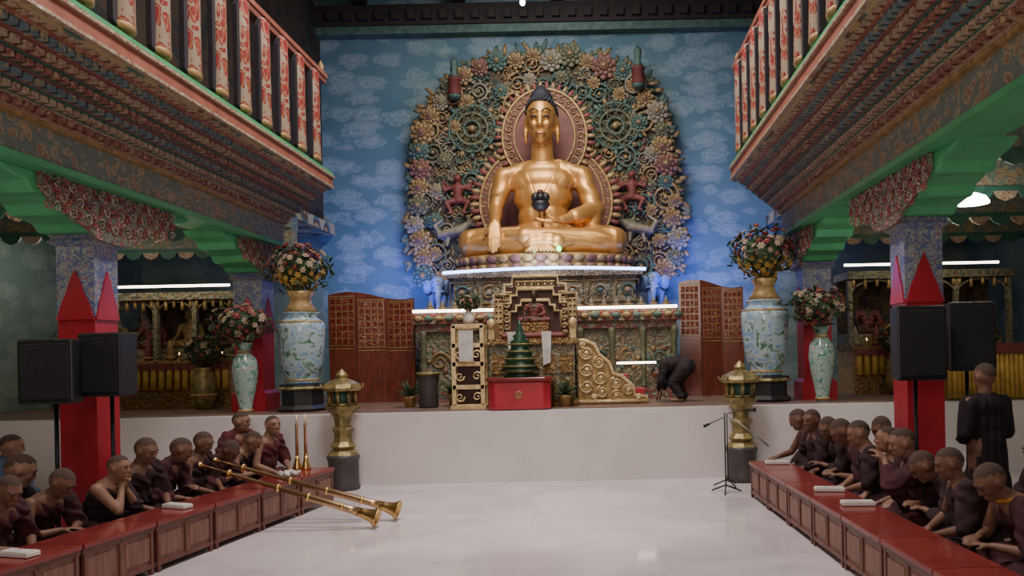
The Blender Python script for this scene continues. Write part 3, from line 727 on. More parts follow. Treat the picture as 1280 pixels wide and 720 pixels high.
horn((-3.28,7.80,.66),(-1.52,7.78,.105),'long brass horn resting over the bench, nearer one')
for x in(-2.80,-2.70):
    r=E('shawm',(x,9.05,.415),'small brass shawm standing upright on the bench','horn','shawms on the bench')
    m=M(); m.lathe([(.06,0),(.05,.03),(.03,.10),(.022,.16)],seg=16); m.obj('bell',m_brass,r)
    m=M(); m.lathe([(.020,.15),(.016,.5),(.022,.52),(.008,.54),(.006,.64)],seg=12); m.obj('pipe',m_copper,r)
def book(x,y,rz,label):
    r=E('prayer_book',(x,y,.416),label,'book','prayer books on the benches',rz)
    m=M(); m.box((0,0,.018),(.10,.26,.03)); m.obj('pages',m_paper,r,bevel=.004)
    m=M(); m.box((0,0,.0355),(.09,.24,.004)); m.obj('cover',m_white,r)
for x,y,rz in((-3.0,6.85,1.2),(-3.2,5.25,1.3)): book(x,y,rz,'long loose-leaf prayer book on the red bench')
for x,y,rz in((2.78,6.35,1.5),(2.74,7.0,1.4),(2.66,8.7,1.5)): book(x,y,rz,'open white prayer book on the red bench')
def fold2(co,n): 
    co=co+n*noise.noise(co*25)*.02
    if co.z<0: co.z=0
    return co
me=blob([((0,0,.03),.04,(.1,.05,.03),.03),((-.08,.03,.02),.03,(.02,-.06,.03),.035)],[],.008,1,'cloth',fold2); me.materials.append(m_white)
T(place('folded_cloth',me,None,(-2.72,8.55,.416)),'crumpled white cloth on the bench','cloth')

def speaker(x,y,zc,w,h,rz):
    r=E('loudspeaker',(x,y,0),'black loudspeaker on a tripod stand','speaker','loudspeakers by the columns',rz)
    d=.32
    m=M(); m.prism([(-w/2,-d/2),(w/2,-d/2),(w/2*.7,d/2),(-w/2*.7,d/2)],'z',zc-h/2,zc+h/2); m.obj('cabinet',m_blk,r,bevel=.02)
    m=M(); m.bx(-w/2+.03,w/2-.03,-d/2-.015,-d/2,zc-h/2+.04,zc+h/2-.04); m.obj('grille',m_grill,r,bevel=.01)
    m=M(); m.tube([(0,0,.1),(0,0,zc-h/2)],.018); 
    for a in(0,2.1,4.2): m.tube([(0,0,.50),(.2*math.cos(a),.2*math.sin(a),.012)],.012)
    m.obj('tripod',m_blackst,r)
speaker(-4.13,6.98,1.63,.46,.57,.1); speaker(-3.80,7.25,1.68,.42,.58,-.1)
speaker(3.55,7.05,1.72,.45,.66,.05); speaker(4.06,7.15,1.77,.42,.62,-.1)

r=E('microphone_stand',(2.18,9.3,0),'thin chrome microphone stand with boom arm','microphone stand')
m=M()
for a in(.3,2.4,4.5): m.tube([(0,0,.09),(.2*math.cos(a),.2*math.sin(a),.01)],.009)
m.tube([(0,0,.08),(0,0,.95)],.009); m.obj('stand',m_blackst,r)
m=M(); m.tube([(-.18,0,.82),(0,0,.90),(.12,-.2,.86),(.42,-.45,.60)],.008); m.obj('boom_arm',m_steel,r)
m=M(); m.tube([(-.18,0,.82),(-.25,0,.79)],.014,.02,10); m.obj('microphone',m_blk,r)
r=E('microphone_stand',(2.28,9.75,0),'slim black microphone stand behind the bench end','microphone stand')
m=M()
for a in(.9,3,5.1): m.tube([(0,0,.09),(.18*math.cos(a),.18*math.sin(a),.01)],.009)
m.tube([(0,0,.08),(0,0,.9),(.25,-.1,.95)],.008); m.obj('stand',m_blackst,r)
m=M(); m.tube([(.25,-.1,.95),(.34,-.13,.95)],.018,.024,10); m.obj('microphone',m_blk,r)

def lantern(x,y):
    r=E('temple_lantern',(x,y,0),'tall gilded temple lantern on a dark drum base','lantern','gilded lanterns before the stage')
    m=M(); m.lathe([(.19,0),(.21,.03),(.19,.08),(.19,.36),(.21,.42),(.19,.45)],seg=24); m.obj('drum_base',m_gdrum,r)
    m=M(); m.lathe([(.20,.45),(.18,.48),(.13,.52),(.17,.56),(.12,.62),(.11,.72),(.15,.78),(.10,.82),(.11,.92),(.16,.98),(.22,1.04),(.23,1.08)],seg=8,smooth=False); m.obj('stem',m_oldgold,r)
    m=M()
    for i in range(8):
        a=i*pi/4; m.tube([(.17*math.cos(a),.17*math.sin(a),1.08),(.17*math.cos(a),.17*math.sin(a),1.27)],.025,seg=6)
    m.lathe([(.12,1.08),(.12,1.27)],seg=8,mi=1); m.lathe([(.18,1.08),(.18,1.11)],seg=8)
    m.obj('fire_chamber',[m_oldgold,m_dgreen],r)
    m=M(); m.lathe([(.23,1.27),(.26,1.31),(.23,1.36),(.15,1.40),(.07,1.43),(.08,1.47),(.05,1.51),(.01,1.55)],seg=8,smooth=False)
    for i in range(8):
        a=i*pi/4; m.tube([(.2*math.cos(a),.2*math.sin(a),1.33),(.27*math.cos(a),.27*math.sin(a),1.31),(.28*math.cos(a),.28*math.sin(a),1.36)],.015,.008,6)
    m.obj('roof',m_oldgold,r)
lantern(-2.62,10.12); lantern(2.52,10.12)

# ---------------------------------------------------------------- flowers
def flower_mesh(r,mat,centre,petals=6,layers=1):
    m=M()
    for l in range(layers):
        for i in range(petals):
            a=2*pi*(i+.5*l)/petals; rr=r*(1-.3*l)
            m.ell((rr*.55*math.cos(a),rr*.55*math.sin(a),l*r*.18),(rr*.5,rr*.30,r*.14),0,Euler((0,-.35,a)),8,5)
    m.ell((0,0,r*.15*layers),(r*.25,r*.25,r*.2),1,None,8,5)
    me=bpy.data.meshes.new('flower'); m.bm.to_mesh(me); m.bm.free(); me.materials.append(mat); me.materials.append(centre); return me
FM=[flower_mesh(.058,c,m_yel,6,2) for c in fl_cols]
def bouquet(x,y,z,rx,rz_,n,label,big=1,low=(3,3,3),up=(2,1,1,2,0)):
    r=E('flower_bouquet',(x,y,z-rz_),label,'flowers','flower bouquets in vases')
    m=M()
    for i in range(150):
        d=V((random.gauss(0,1),random.gauss(0,1),random.gauss(0,1))).normalized()
        k=random.uniform(.75,1.12)
        p=V((d.x*rx*k,d.y*rx*.8*k,rz_+d.z*rz_*k))
        m.ell(p,(.07,.022,.008),0,Euler((random.uniform(-1,1),random.uniform(-1,1),random.uniform(0,6))),6,4)
    for i in range(12): m.tube([(random.uniform(-.03,.03),random.uniform(-.03,.03),-.12),(random.uniform(-.6,.6)*rx,random.uniform(-.6,.6)*rx,rz_)],.006,seg=5)
    m.ell((0,0,rz_),(rx*.62,rx*.6,rz_*.65))
    m.obj('foliage',m_leaf,r)
    for i in range(n):
        zz=1-2*(i+.5)/n; a=i*2.39996; q=math.sqrt(1-zz*zz)
        d=V((q*math.cos(a),q*math.sin(a),zz)); k=random.uniform(.74,1.12)
        f=.85+.2*zz
        p=V((d.x*rx*k*f,d.y*rx*.85*k*f,rz_+d.z*rz_*k))
        fm=FM[random.choice(up)] if zz>-.15 else FM[random.choice(low)]
        o=place('flower',fm,r,p,scale=random.uniform(.7,1.2)*big)
        o.rotation_mode='QUATERNION'; o.rotation_quaternion=(d+V((random.uniform(-.4,.4),random.uniform(-.4,.4),.2))).to_track_quat('Z','Y')
def bigvase(x,y,z,h,w,mat,label,plinth):
    if plinth:
        p=E('vase_plinth',(x,y,.95),'dark carved octagonal plinth under a large vase','plinth','vase plinths')
        m=M(); m.lathe([(.34,0),(.36,.04),(.30,.09),(.30,z-.95-.09),(.34,z-.95-.04),(.33,z-.95)],seg=8,smooth=False); m.obj('plinth_body',m_blk,p)
        m=M(); m.lathe([(.345,z-.95-.07),(.355,z-.95-.05),(.345,z-.95-.03)],seg=8,smooth=False); m.obj('plinth_rim',m_oldgold,p)
    r=E('vase',(x,y,z),label,'vase','porcelain vases on the stage')
    if plinth:
        pr=[(.62,0),(.70,.03),(.62,.08),(.72,.14),(.86,.3),(.95,.55),(1,.78),(.98,.84),(.8,.90),(.66,.93),(.74,.98),(.78,1.0)]
    else:
        pr=[(.5,0),(.55,.03),(.48,.06),(.62,.2),(.88,.42),(1,.62),(.9,.76),(.5,.85),(.42,.91),(.62,.98),(.66,1.0)]
    m=M(); m.lathe([(a*w/2,b*h) for a,b in pr],seg=32); m.obj('vase_body',mat,r)
    for t in ((.06,.86) if plinth else (.04,.87)):
        for k in range(len(pr)-1):
            if pr[k][1]<=t<=pr[k+1][1]:
                rr=pr[k][0]+(pr[k+1][0]-pr[k][0])*(t-pr[k][1])/(pr[k+1][1]-pr[k][1])
        m=M(); m.lathe([(rr*w/2+.004,t*h-.02),(rr*w/2+.014,t*h),(rr*w/2+.004,t*h+.02)],seg=32); m.obj('gold_band',m_goldp,r)
bigvase(-3.54,11.2,1.33,1.02,.66,m_vase,'huge blue and white landscape vase on a dark plinth',True)
bigvase(3.08,11.2,1.31,1.08,.68,m_vase,'huge blue and white landscape vase, flared, on dark plinth',True)
bouquet(-3.56,11.2,2.98,.44,.34,115,'big rounded bouquet of dark red and cream flowers over yellow blooms',1.0)
bouquet(3.07,11.2,3.06,.47,.38,120,'big rounded bouquet of dark red and cream flowers over yellow blooms',1.0)
for x,z in((-3.54,2.352),(3.08,2.392)):
    m=M(); m.lathe([(.24,0),(.17,.1),(.14,.2),(.2,.3)],seg=20); T(m.obj('flower_holder',m_goldp,None,(x,11.2,z)),'gold flower holder on the vase mouth','vase','gold flower holders')
bigvase(-4.22,10.9,.95,.98,.34,m_vase2,'slender green floral porcelain vase on the stage',False)
bigvase(3.80,10.9,.95,1.04,.36,m_vase2,'slender green floral porcelain vase by the column',False)
bouquet(-4.24,10.85,2.20,.40,.25,70,'spreading bouquet of pink and cream flowers',1,(0,1,2),(0,1,1,2))
bouquet(3.74,10.85,2.27,.40,.25,70,'spreading bouquet of pink and white flowers',1,(0,1,2),(0,1,1,2))

# ---------------------------------------------------------------- folding screens
def screen(x0,x1,y,zt,n,label,rise):
    r=E('folding_screen',((x0+x1)/2,y,.95),label,'screen','carved folding screens')
    w=(x1-x0)/n; h=zt-.95
    for i in range(n):
        cx=x0+w*(i+.5)-(x0+x1)/2; sg=1 if i%2 else -1
        def th(t):
            X=(i+t)/n; return h-.10+.07*math.sin(X*pi*1.6+.4)
        top=[(w/2-w*t/8, th(1-t/8)) for t in range(9)]
        hh=min(z for _,z in top)
        m=M(); m.prism([(-w/2,0),(w/2,0)]+top,'y',-.02,.02,0); m.obj('screen_panel',m_screen,r,(cx,0,0),(0,0,sg*.12))
        m=M()
        for zz in(.50*hh,.53*hh,hh-.03): m.bx(-w/2+.02,w/2-.02,-.028,-.02,zz-.006,zz+.006,1)
        for a in range(4):
            for b in range(7):
                gx=-w/2+.03+(w-.06)*(a+.5)/4; gz=.54*hh+(.43*hh)*(b+.5)/7
                m.box((gx,-.021,gz),((w-.06)/4*.94,.006,.43*hh/7*.92),1)
                m.box((gx,-.025,gz),((w-.06)/4*.80,.008,.43*hh/7*.76),0)
        m.obj('lattice',[m_screenr,m_goldp],r,(cx,0,0),(0,0,sg*.12))
screen(-3.72,-2.30,12.85,2.80,3,'glossy dark red-brown wooden folding screen with gilded lattice grid',1)
screen(2.03,3.08,12.85,2.88,3,'glossy dark red-brown wooden folding screen beside the altar',-1)

r=E('lotus_seat',(BX,14.15,3.105),'gold lotus petal seat under the statue','pedestal')
m=M()
m.lathe([(1.0,0),(.93,.1),(.93,.22),(1.0,.30)],seg=48,sx=1.62,sy=.85); m.obj('seat_core',m_goldp,r)
m=M()
for i in range(44):
    a=2*pi*i/44
    for zz,tl in((.08,-.5),(.22,.5)):
        m.ell((1.58*math.cos(a),.84*math.sin(a),zz),(.05,.11,.075),i%2,Euler((0,tl,a)),8,6)
m.obj('lotus_petals',[m_goldp,m_rel2],r)

r=E('statue_throne',(BX,14.2,.95),'tall carved and painted throne pedestal with relief panels','pedestal')
def bxr(m,w0,w1,y0,y1,z0,z1,mi=0): m.bx(w0,w1,y0-14.2,y1-14.2,z0-.95,z1-.95,mi)
m=M(); bxr(m,-1.50,1.60,13.35,15.2,2.4,3.02,0); m.obj('upper_tier',m_altr,r)
m=M(); bxr(m,-1.62,1.72,13.25,15.25,3.0,3.10,0); bxr(m,-1.56,1.66,13.22,15.25,2.38,2.50,0); m.obj('tier_cornice',m_goldc,r)
m=M()
for i in range(7):
    x=-1.36+i*.47
    m.tube([(x-.19,-.87,1.62),(x+.19,-.87,1.62),(x+.19,-.87,1.98),(x-.19,-.87,1.98)],.018,seg=6,closed=True)
    m.tube(spiral(.13,1.6,18,(x,-.87,1.80),start=i),.022,.01,6,1+i%3)
    m.ell((x,-.88,1.80),(.05,.03,.05),1+(i+1)%3)
m.obj('relief_panel',[m_goldp,m_tealp,m_rel1,m_rel4],r)
m=M(); bxr(m,-1.9,2.16,12.55,15.3,.95,2.24,0); bxr(m,-2.16,2.26,13.3,14.6,.95,2.24,0); m.obj('lower_tier',m_altr,r)
m=M(); bxr(m,-1.98,2.24,12.42,15.35,2.20,2.37,0); bxr(m,-1.98,2.24,12.45,15.3,.95,1.12,0); bxr(m,-1.94,2.2,12.48,15.3,2.08,2.20,0); bxr(m,-2.2,2.3,13.25,14.65,2.22,2.368,0); m.obj('altar_cornice',m_altp,r)
m=M()
for i in range(9):
    x=-1.84+i*.50; m.lathe([(.04,0),(.05,.05),(.03,.1),(.032,.5),(.045,.75),(.06,.9),(.06,.97)],(x,-1.69,.17),10,0)
for i in range(8):
    x=-1.59+i*.50
    m.tube(spiral(.16,1.7,20,(x,-1.67,.65),start=i*1.3),.024,.01,6,1+i%2)
    for q in range(6): a=q*pi/3; m.ell((x+.17*math.cos(a),-1.66,.65+.17*math.sin(a)),(.04,.02,.04),1+(i+q)%3)
m.obj('altar_colonnettes',[m_rel3,m_rel1,m_tealp,m_rel2],r)
m=M()
for i in range(26): m.ell((-1.9+i*.165,-1.79,1.33),(.07,.03,.05),i%2,None,8,6)
m.obj('altar_beads',[m_rel1,m_tealp],r)

def strip(pts,mat,label,h=.03):
    c=V(pts[0]).lerp(V(pts[-1]),.5)
    r=E('light_strip',c,label,'lamp')
    m=M(); m.tube([V(p)-c for p in pts],h/2,seg=8); m.obj('tube',mat,r)
    m=M(); m.tube([V(p)-c+V((0,h/2+.012,0)) for p in pts],.014,seg=6); m.obj('housing',m_steel,r)
strip([(-1.90+3.42*i/16,13.20,3.125+.05*math.sin(pi*i/16)-.04) for i in range(17)],m_ledb,'glowing blue-white light tube gently bowed along the throne edge',.055)
strip([(-2.22,12.36,2.40),(-.85,12.36,2.40)],m_ledw,'glowing warm tube along the altar edge',.05)
strip([(.36,12.36,2.40),(1.95,12.36,2.40)],m_ledw,'glowing warm tube along the altar edge',.05)
strip([(.98,12.38,1.52),(1.6,12.38,1.52)],m_ledw,'short glowing tube low on the altar',.035)
strip([(-6.75,12.15,2.86),(-5.0,12.15,2.86)],m_ledw,'glowing tube above the side altar',.04)
strip([(4.55,12.2,2.97),(6.95,12.2,2.97)],m_ledw,'glowing tube above the side altar',.04)
m_gg=P('green_glow',(.1,1,.2),emit=6)
for x in(-.36,.06):  # glowing beads put in for green LED glints reflected on the statue
    r=E('green_glint_bead',(x,13.30,3.405),'tiny glowing green bead standing in for a reflected glint','lamp','green glint beads')
    m=M(); m.lathe([(.045,0),(.045,.015),(.03,.02)],seg=12); m.obj('glint_base',m_goldp,r)
    m=M(); m.ell((0,0,.06),(.045,.035,.05)); m.obj('glint_bulb',m_gg,r)

# ---------------------------------------------------------------- halo + relief backdrop
r=E('halo',(BX,14.98,3.41),'deep red-brown double halo with thin gold rims behind the statue','halo')
def ring(cx,cz,rx,rz,w,mi,m,y=0,th=.07,n=56,a0=0,a1=2*pi):
    pts=[(cx+rx*math.cos(a0+(a1-a0)*i/n),y,cz+rz*math.sin(a0+(a1-a0)*i/n)) for i in range(n)]
    m.tube(pts,w,seg=8,mi=mi,closed=abs(a1-a0-2*pi)<.01)
m=M(); m.prism([(.78*math.cos(2*pi*i/48),2.42+.88*math.sin(2*pi*i/48)) for i in range(48)],'y',-.04,0); m.obj('head_disc',m_halo,r)
m=M(); m.prism([(1.24*math.cos(2*pi*i/48),1.16+1.155*math.sin(2*pi*i/48)) for i in range(48)],'y',0,.06); m.obj('body_disc',m_halo,r)
m=M(); ring(0,2.42,.58,.68,.022,0,m,-.06); ring(0,2.42,.80,.90,.028,0,m,-.05)
ring(0,1.16,1.10,1.08,.022,0,m,0); ring(0,1.16,1.26,1.155,.028,0,m,0); m.obj('halo_ring',m_goldp,r)
m=M()
for i in range(30):
    a=2*pi*i/30
    m.tube(spiral(.075,1.5,12,(.69*math.cos(a),-.06,2.42+.79*math.sin(a)),start=a),.016,.007,5,i%2)
for i in range(46):
    a=2*pi*i/46; m.ell((.88*math.cos(a),-.03,2.42+.98*math.sin(a)),(.09,.025,.04),i%2+1,Euler((0,-a,0)),8,5)
for i in range(60):
    a=2*pi*i/60
    if 1.16+1.2*math.sin(a)<.03: continue
    m.ell((1.36*math.cos(a),.02,1.16+1.24*math.sin(a)),(.11,.03,.05),i%2+1,Euler((0,-a,0)),8,5)
for i in range(40):
    a=2*pi*i/40
    if 1.16+1.2*math.sin(a)<.1: continue
    m.tube(spiral(.07,1.5,12,(1.18*math.cos(a),0,1.16+1.12*math.sin(a)),start=a),.016,.007,5,i%2)
m.obj('flame_border',[m_goldp,m_rel1,m_relred],r)

RC=-.30
half=[(2.56,3.12),(2.70,3.9),(2.66,4.7),(2.60,5.5),(2.54,6.2),(2.26,6.78),(1.90,7.2),(1.28,7.52),(.66,7.66),(0,7.72)]
outl=[(x,z-3.12) for x,z in half]+[(-x,z-3.12) for x,z in reversed(half[:-1])]
bk=E('ornamental_backdrop',(RC,15.6,3.12),'huge carved floral relief backdrop in muted gold and green','relief')
def along(pts,n):
    segs=[(V((a[0],a[1],0)),V((b[0],b[1],0))) for a,b in zip(pts,pts[1:])]
    tot=sum((b-a).length for a,b in segs); out=[]
    for i in range(n):
        t=tot*i/(n-1)
        for a,b in segs:
            l=(b-a).length
            if t<=l+1e-6: out.append(a.lerp(b,t/l)); break
            t-=l
    return out
fine=along(outl,180)
cen=V((0,2.2,0))
sc_out=[]
for i,p in enumerate(fine):
    k=.96+.045*abs(math.sin(i*pi/11))+.02*noise.noise(V((i*.3,0,0)))
    q=cen+(p-cen)*k; sc_out.append((q.x,max(0,q.y)))
m=M(); m.prism(sc_out,'y',0,.2); m.obj('backing_panel',m_relbg,bk)
RF=[flower_mesh(.17,a,b,9,3) for a,b in((m_rel1,m_rel2),(m_rel2,m_rel1),(m_rel4,m_rel1),(m_tealp,m_rel1),(m_rel3,m_rel1))]
def relflower(x,z,k,sc,y=-.07,nm='carved_flower'):
    return place(nm,RF[k],bk,(x,y,z),(pi/2,random.uniform(0,1),0),scale=sc)
for i,p in enumerate(along(outl,34)):
    k=random.uniform(.90,.97); q=cen+(p-cen)*k
    relflower(q.x,max(.15,q.y),[0,4,2,0,0,3,1][i%7],random.uniform(.9,1.6))
for i,p in enumerate(along([(x*.80,z*.86) for x,z in outl],18)): relflower(p.x+random.uniform(-.1,.1),p.y+random.uniform(-.1,.1)+.05,[3,0,0,4,2][i%5],random.uniform(.7,1.2),-.08)
def excl(x,z,f=1):
    return math.hypot(x/1.0,(z-2.7)/1.1)<.8*f or math.hypot(x/1.3,(z-1.4)/1.25)<.9*f
for s in(-1,1):
    m=M(); cz=3.05; cx=s*1.42
    for q in range(3): ring(cx,cz,.46-q*.15,.46-q*.15,.028,q%2,m,-.09,n=28)
    for i in range(16):
        a=2*pi*i/16; m.tube(spiral(.09,1.6,14,(cx+.38*math.cos(a),-.11,cz+.38*math.sin(a)),start=a),.02,.008,5,i%2)
        m.ell((cx+.52*math.cos(a),-.08,cz+.52*math.sin(a)),(.08,.03,.045),(0,1,2)[i%3],Euler((0,-a,0)),7,5)
    for i in range(9):
        a=2*pi*i/9; m.tube(spiral(.07,1.4,12,(cx+.2*math.cos(a),-.11,cz+.2*math.sin(a)),start=a),.016,.008,5,1)
    m.ell((cx,-.10,cz),(.07,.06,.07),2)
    m.obj('scroll_rosette',[m_tealp,m_rel3,m_rel1],bk)
mats=[m_tealp,m_rel1,m_rel3,m_rel4,m_rel2]
def inside(x,z,f=.95):
    zz=z+3.12
    for (x1,z1),(x0,z0) in zip(half[1:],half):
        if z0<=zz<=z1: return abs(x)<(x0+(x1-x0)*(zz-z0)/(z1-z0))*f
    return False
placed=[]
for i in range(3000):
    x=random.uniform(-2.6,2.6); z=random.uniform(.15,4.45)
    if not inside(x,z,.92) or excl(x,z): continue
    if math.hypot(abs(x)-1.42,z-3.05)<.55: continue
    rr=random.uniform(.17,.30) if len(placed)<40 else random.uniform(.10,.16)
    if any(math.hypot(x-a,z-b)<(rr+c)*.82 for a,b,c in placed): continue
    if len(placed)>=96: break
    placed.append((x,z,rr))
    m=M(); k=random.choice((0,1,2,1,0,3,1)); fl_=random.choice((-1,1)); st_=random.uniform(0,6)
    m.tube(spiral(rr,2.1,30,(0,0,0),start=st_,flip=fl_),rr*.13,rr*.06,7,0)
    m.ell((0,-.01,0),(rr*.17,.04,rr*.17),1,None,8,6)
    for q in range(7):
        a=st_+fl_*q*.75; m.ell((rr*1.08*math.cos(a),.0,rr*1.08*math.sin(a)),(rr*.28,.02,rr*.12),0,Euler((0,-a-.6*fl_,0)),7,5)
    m.obj('carved_scroll',[mats[k],m_rel1],bk,(x,-.06-random.random()*.03,z))
m=M()
for i in range(1900):
    x=random.uniform(-2.75,2.75); z=random.uniform(.0,4.6)
    if not inside(x,z,1.0) or excl(x,z,.9): continue
    a=noise.noise(V((x*1.5,z*1.5,0)))*9+random.uniform(-.5,.5)
    ci=int((noise.noise(V((x*1.3,z*1.3,5)))+.5)*5+random.uniform(-.7,.7))%5
    m.ell((x,-.01-random.random()*.03,z),(random.uniform(.06,.10),.014,.024),ci,Euler((random.uniform(-.3,.3),a,0)),6,4)
for i,p in enumerate(along(outl,150)):
    q=cen+(p-cen)*random.uniform(.96,1.05); a=math.atan2(q.y-cen.y,q.x)
    if q.y<.08: continue
    m.ell((q.x,-.02,q.y),(random.uniform(.09,.16),.03,.045),random.choice((1,2,0,1)),Euler((0,-a+random.uniform(-.6,.6),0)),7,5)
lf=m.obj('carved_leaves',mats,bk); lf['kind']='stuff'
def figure_caps():
    caps=[((0,0,.1),.10,(0,0,.35),.11),((0,0,.42),.05,(0,-.02,.5),.05)]
    ells=[((0,-.03,.56),(.085,.085,.10)),((0,0,.36),(.15,.09,.1))]
    for s in(-1,1):
        caps+=[((s*.13,0,.38),.045,(s*.28,-.05,.30),.035),((s*.28,-.05,.30),.035,(s*.32,-.08,.48),.025),
               ((s*.07,0,.08),.08,(s*.24,-.1,.02),.06),((s*.24,-.1,.02),.055,(s*.12,-.12,-.2),.035),((s*.12,-.12,-.2),.03,(s*.2,-.16,-.22),.025)]
        for q in range(5): caps.append(((s*.15,.04,.38),.03,(s*(.35+.05*q),.05,.55-.12*q),.02))
        ells.append(((s*.035,-.11,.58),(.015,.01,.012)))
    ells.append(((0,-.12,.54),(.02,.03,.02)))
    return caps,ells
fc,fe=figure_caps(); fm_=blob(fc,fe,.02,1,'figure')
for s in(-1,1):
    me=fm_.copy(); me.materials.append(m_relred); place('winged_guardian',me,bk,(s*1.72,-.12,1.55),scale=.9,label='dark red winged guardian figure carved in relief')
mk=blob([((-.4,0,.0),.10,(.1,0,.12),.15),((.1,0,.12),.14,(.35,-.02,.30),.10),((.35,-.02,.30),.08,(.5,-.05,.18),.04),((-.4,0,0),.08,(-.55,0,.25),.05),((-.55,0,.25),.05,(-.35,0,.4),.03),
   ((-.2,0,-.05),.06,(-.25,-.03,-.28),.04),((.1,0,0),.06,(.12,-.03,-.25),.04),((.3,0,.38),.03,(.22,0,.5),.015)],[],.02,1,'m')
for s in(-1,1):
    me=mk.copy(); me.materials.append(m_rel4); o=place('carved_beast',me,bk,(s*1.75,-.12,.95),(0,0,0),label='pale carved mythical beast in relief'); o.scale=(-s*.8,1,.75)
for x,z in((-2.02,6.78),(1.58,6.92)):
    r=E('victory_banner',(x,15.35,z),'small dark red and green cylindrical victory banner on the backdrop','banner','victory banners')
    r.scale=(.8,.8,.75)
    m=M(); m.lathe([(.14,0),(.17,.03),(.14,.4),(.18,.42),(.10,.48)],seg=16); m.obj('banner_body',m_relred,r)
    m=M(); m.lathe([(.08,.46),(.12,.5),(.07,.62),(.10,.9),(.02,1.0)],seg=12); m.obj('banner_top',m_tealp,r)
    m=M(); m.lathe([(.10,-.1),(.12,-.06),(.17,.0)],seg=12); m.obj('banner_fringe',m_tealp,r)

def elephant():
    caps=[((0,.35,.50),.22,(0,-.05,.52),.21),((0,-.05,.55),.19,(0,-.28,.68),.15),
          ((0,-.40,.62),.085,(0,-.52,.42),.065),((0,-.52,.42),.065,(0,-.54,.20),.048),((0,-.54,.20),.048,(0,-.62,.08),.038),
          ((0,.55,.55),.03,(0,.62,.25),.018)]
    ells=[((0,-.32,.70),(.15,.17,.17)),((.22,-.22,.64),(.12,.035,.16),Euler((0,0,.5))),((-.22,-.22,.64),(.12,.035,.16),Euler((0,0,-.5)))]
    for s in(-1,1):
        caps+=[((s*.12,-.12,.42),.09,(s*.12,-.14,.22),.065),((s*.12,-.14,.22),.065,(s*.12,-.13,.05),.07),
               ((s*.12,.40,.42),.10,(s*.12,.35,.24),.07),((s*.12,.35,.24),.065,(s*.12,.40,.05),.07),
               ((s*.09,-.44,.54),.025,(s*.13,-.62,.50),.014)]
    return blob(caps,ells,.018,2,'elephant',flr)
em=elephant(); em.materials.append(m_eleph)
for x,s in((-2.11,.2),(1.73,-.2)):
    r=place('elephant_statue',em,None,(x,13.80,2.375),(0,0,s),scale=.80); T(r,'pale elephant statue lit blue beside the throne','statue','elephant statues')
    m=M(); m.bx(-.22,.22,-.02,.34,.70,.76); m.bx(-.24,-.22,-.02,.34,.5,.74); m.bx(.22,.24,-.02,.34,.5,.74); m.obj('saddle_cloth',m_blue,r)
    m=M(); m.ell((0,-.475,.75),(.03,.02,.03)); m.obj('head_ornament',m_goldp,r)
    for q in(-1,1):
        m=M(); m.ell((q*.10,-.45,.73),(.015,.015,.012)); m.obj('eye',m_eye,r)

# ---------------------------------------------------------------- lama throne
r=E('ceremonial_throne',(-.24,11.85,.95),'pale gilded high-backed ceremonial throne with square fretwork frame','throne')
def frame(m,pts,y,rad,mi=0): m.tube([(p[0],y,p[1]) for p in pts],rad,seg=6,mi=mi,closed=True)
stp=[(-.62,.95),(-.62,1.64),(-.46,1.64),(-.46,1.78),(-.34,1.78),(-.34,1.90),(.34,1.90),(.34,1.78),(.46,1.78),(.46,1.64),(.62,1.64),(.62,.95)]
m=M()
for sc,y in((1,0),(.80,-.02),(.62,-.03)): frame(m,[(x*sc,.95+(z-.95)*(sc*1.02)) for x,z in stp],y,.028)
for i in range(7):
    z=1.00+i*.085
    for s in(-1,1):
        frame(m,[(s*.56-.05,z),(s*.56+.05,z),(s*.56+.05,z+.06),(s*.56-.05,z+.06)],-.01,.015)
        m.box((s*.56,-.01,z+.03),(.03,.03,.02))
for i in range(6):
    x=-.25+i*.1
    frame(m,[(x-.04,1.76),(x+.04,1.76),(x+.04,1.84),(x-.04,1.84)],-.01,.015); m.box((x,-.01,1.80),(.03,.03,.03))
for s in(-1,1):
    frame(m,[(s*.42-.06,1.56),(s*.42+.06,1.56),(s*.42+.06,1.68),(s*.42-.06,1.68)],-.01,.018)
    frame(m,[(s*.42-.03,1.59),(s*.42+.03,1.59),(s*.42+.03,1.65),(s*.42-.03,1.65)],-.01,.014)
    for i in range(5): m.tube(spiral(.05,1.4,12,(s*.435,-.03,1.05+i*.11),flip=s),.012,.006,5)
m.obj('fretwork_frame',m_goldpale,r)
m=M(); m.prism([(x*.97,.95+(z-.95)*.97) for x,z in stp],'y',.01,.05); m.obj('back_panel',m_dkpanel,r)
m=M(); m.bx(-.60,.60,-.75,.05,0,.92,0); m.bx(-.64,.64,-.79,.07,.88,.96,1); m.bx(-.64,.64,-.79,.07,0,.10,1)
for i in range(5):
    for j in range(2): m.box((-.48+i*.24,-.76,.26+j*.34),(.19,.03,.26),1)
m.obj('throne_body',[m_altr,m_goldc],r)
for s in(-1,1):
    m=M(); m.bx(s*.62,s*.54,-.7,-.04,.96,1.20); m.ell((s*.58,-.7,1.18),(.06,.06,.08)); m.obj('armrest',m_goldpale,r)
m=M(); m.bx(-.46,.46,-.66,-.05,.96,1.05); m.obj('seat_cushion',m_relred,r,bevel=.04)
m=M(); m.bx(-.22,.22,-.45,-.12,1.05,1.20); m.obj('statue_plinth',m_goldc,r,bevel=.01)
for pts in([(-.34,1.06),(-.18,1.06),(-.19,.6),(-.32,.55)],[(.14,1.06),(.28,1.06),(.26,.62),(.16,.58)]):
    m=M(); m.prism(pts,'y',-.815,-.797); m.obj('silk_scarf',m_white,r)
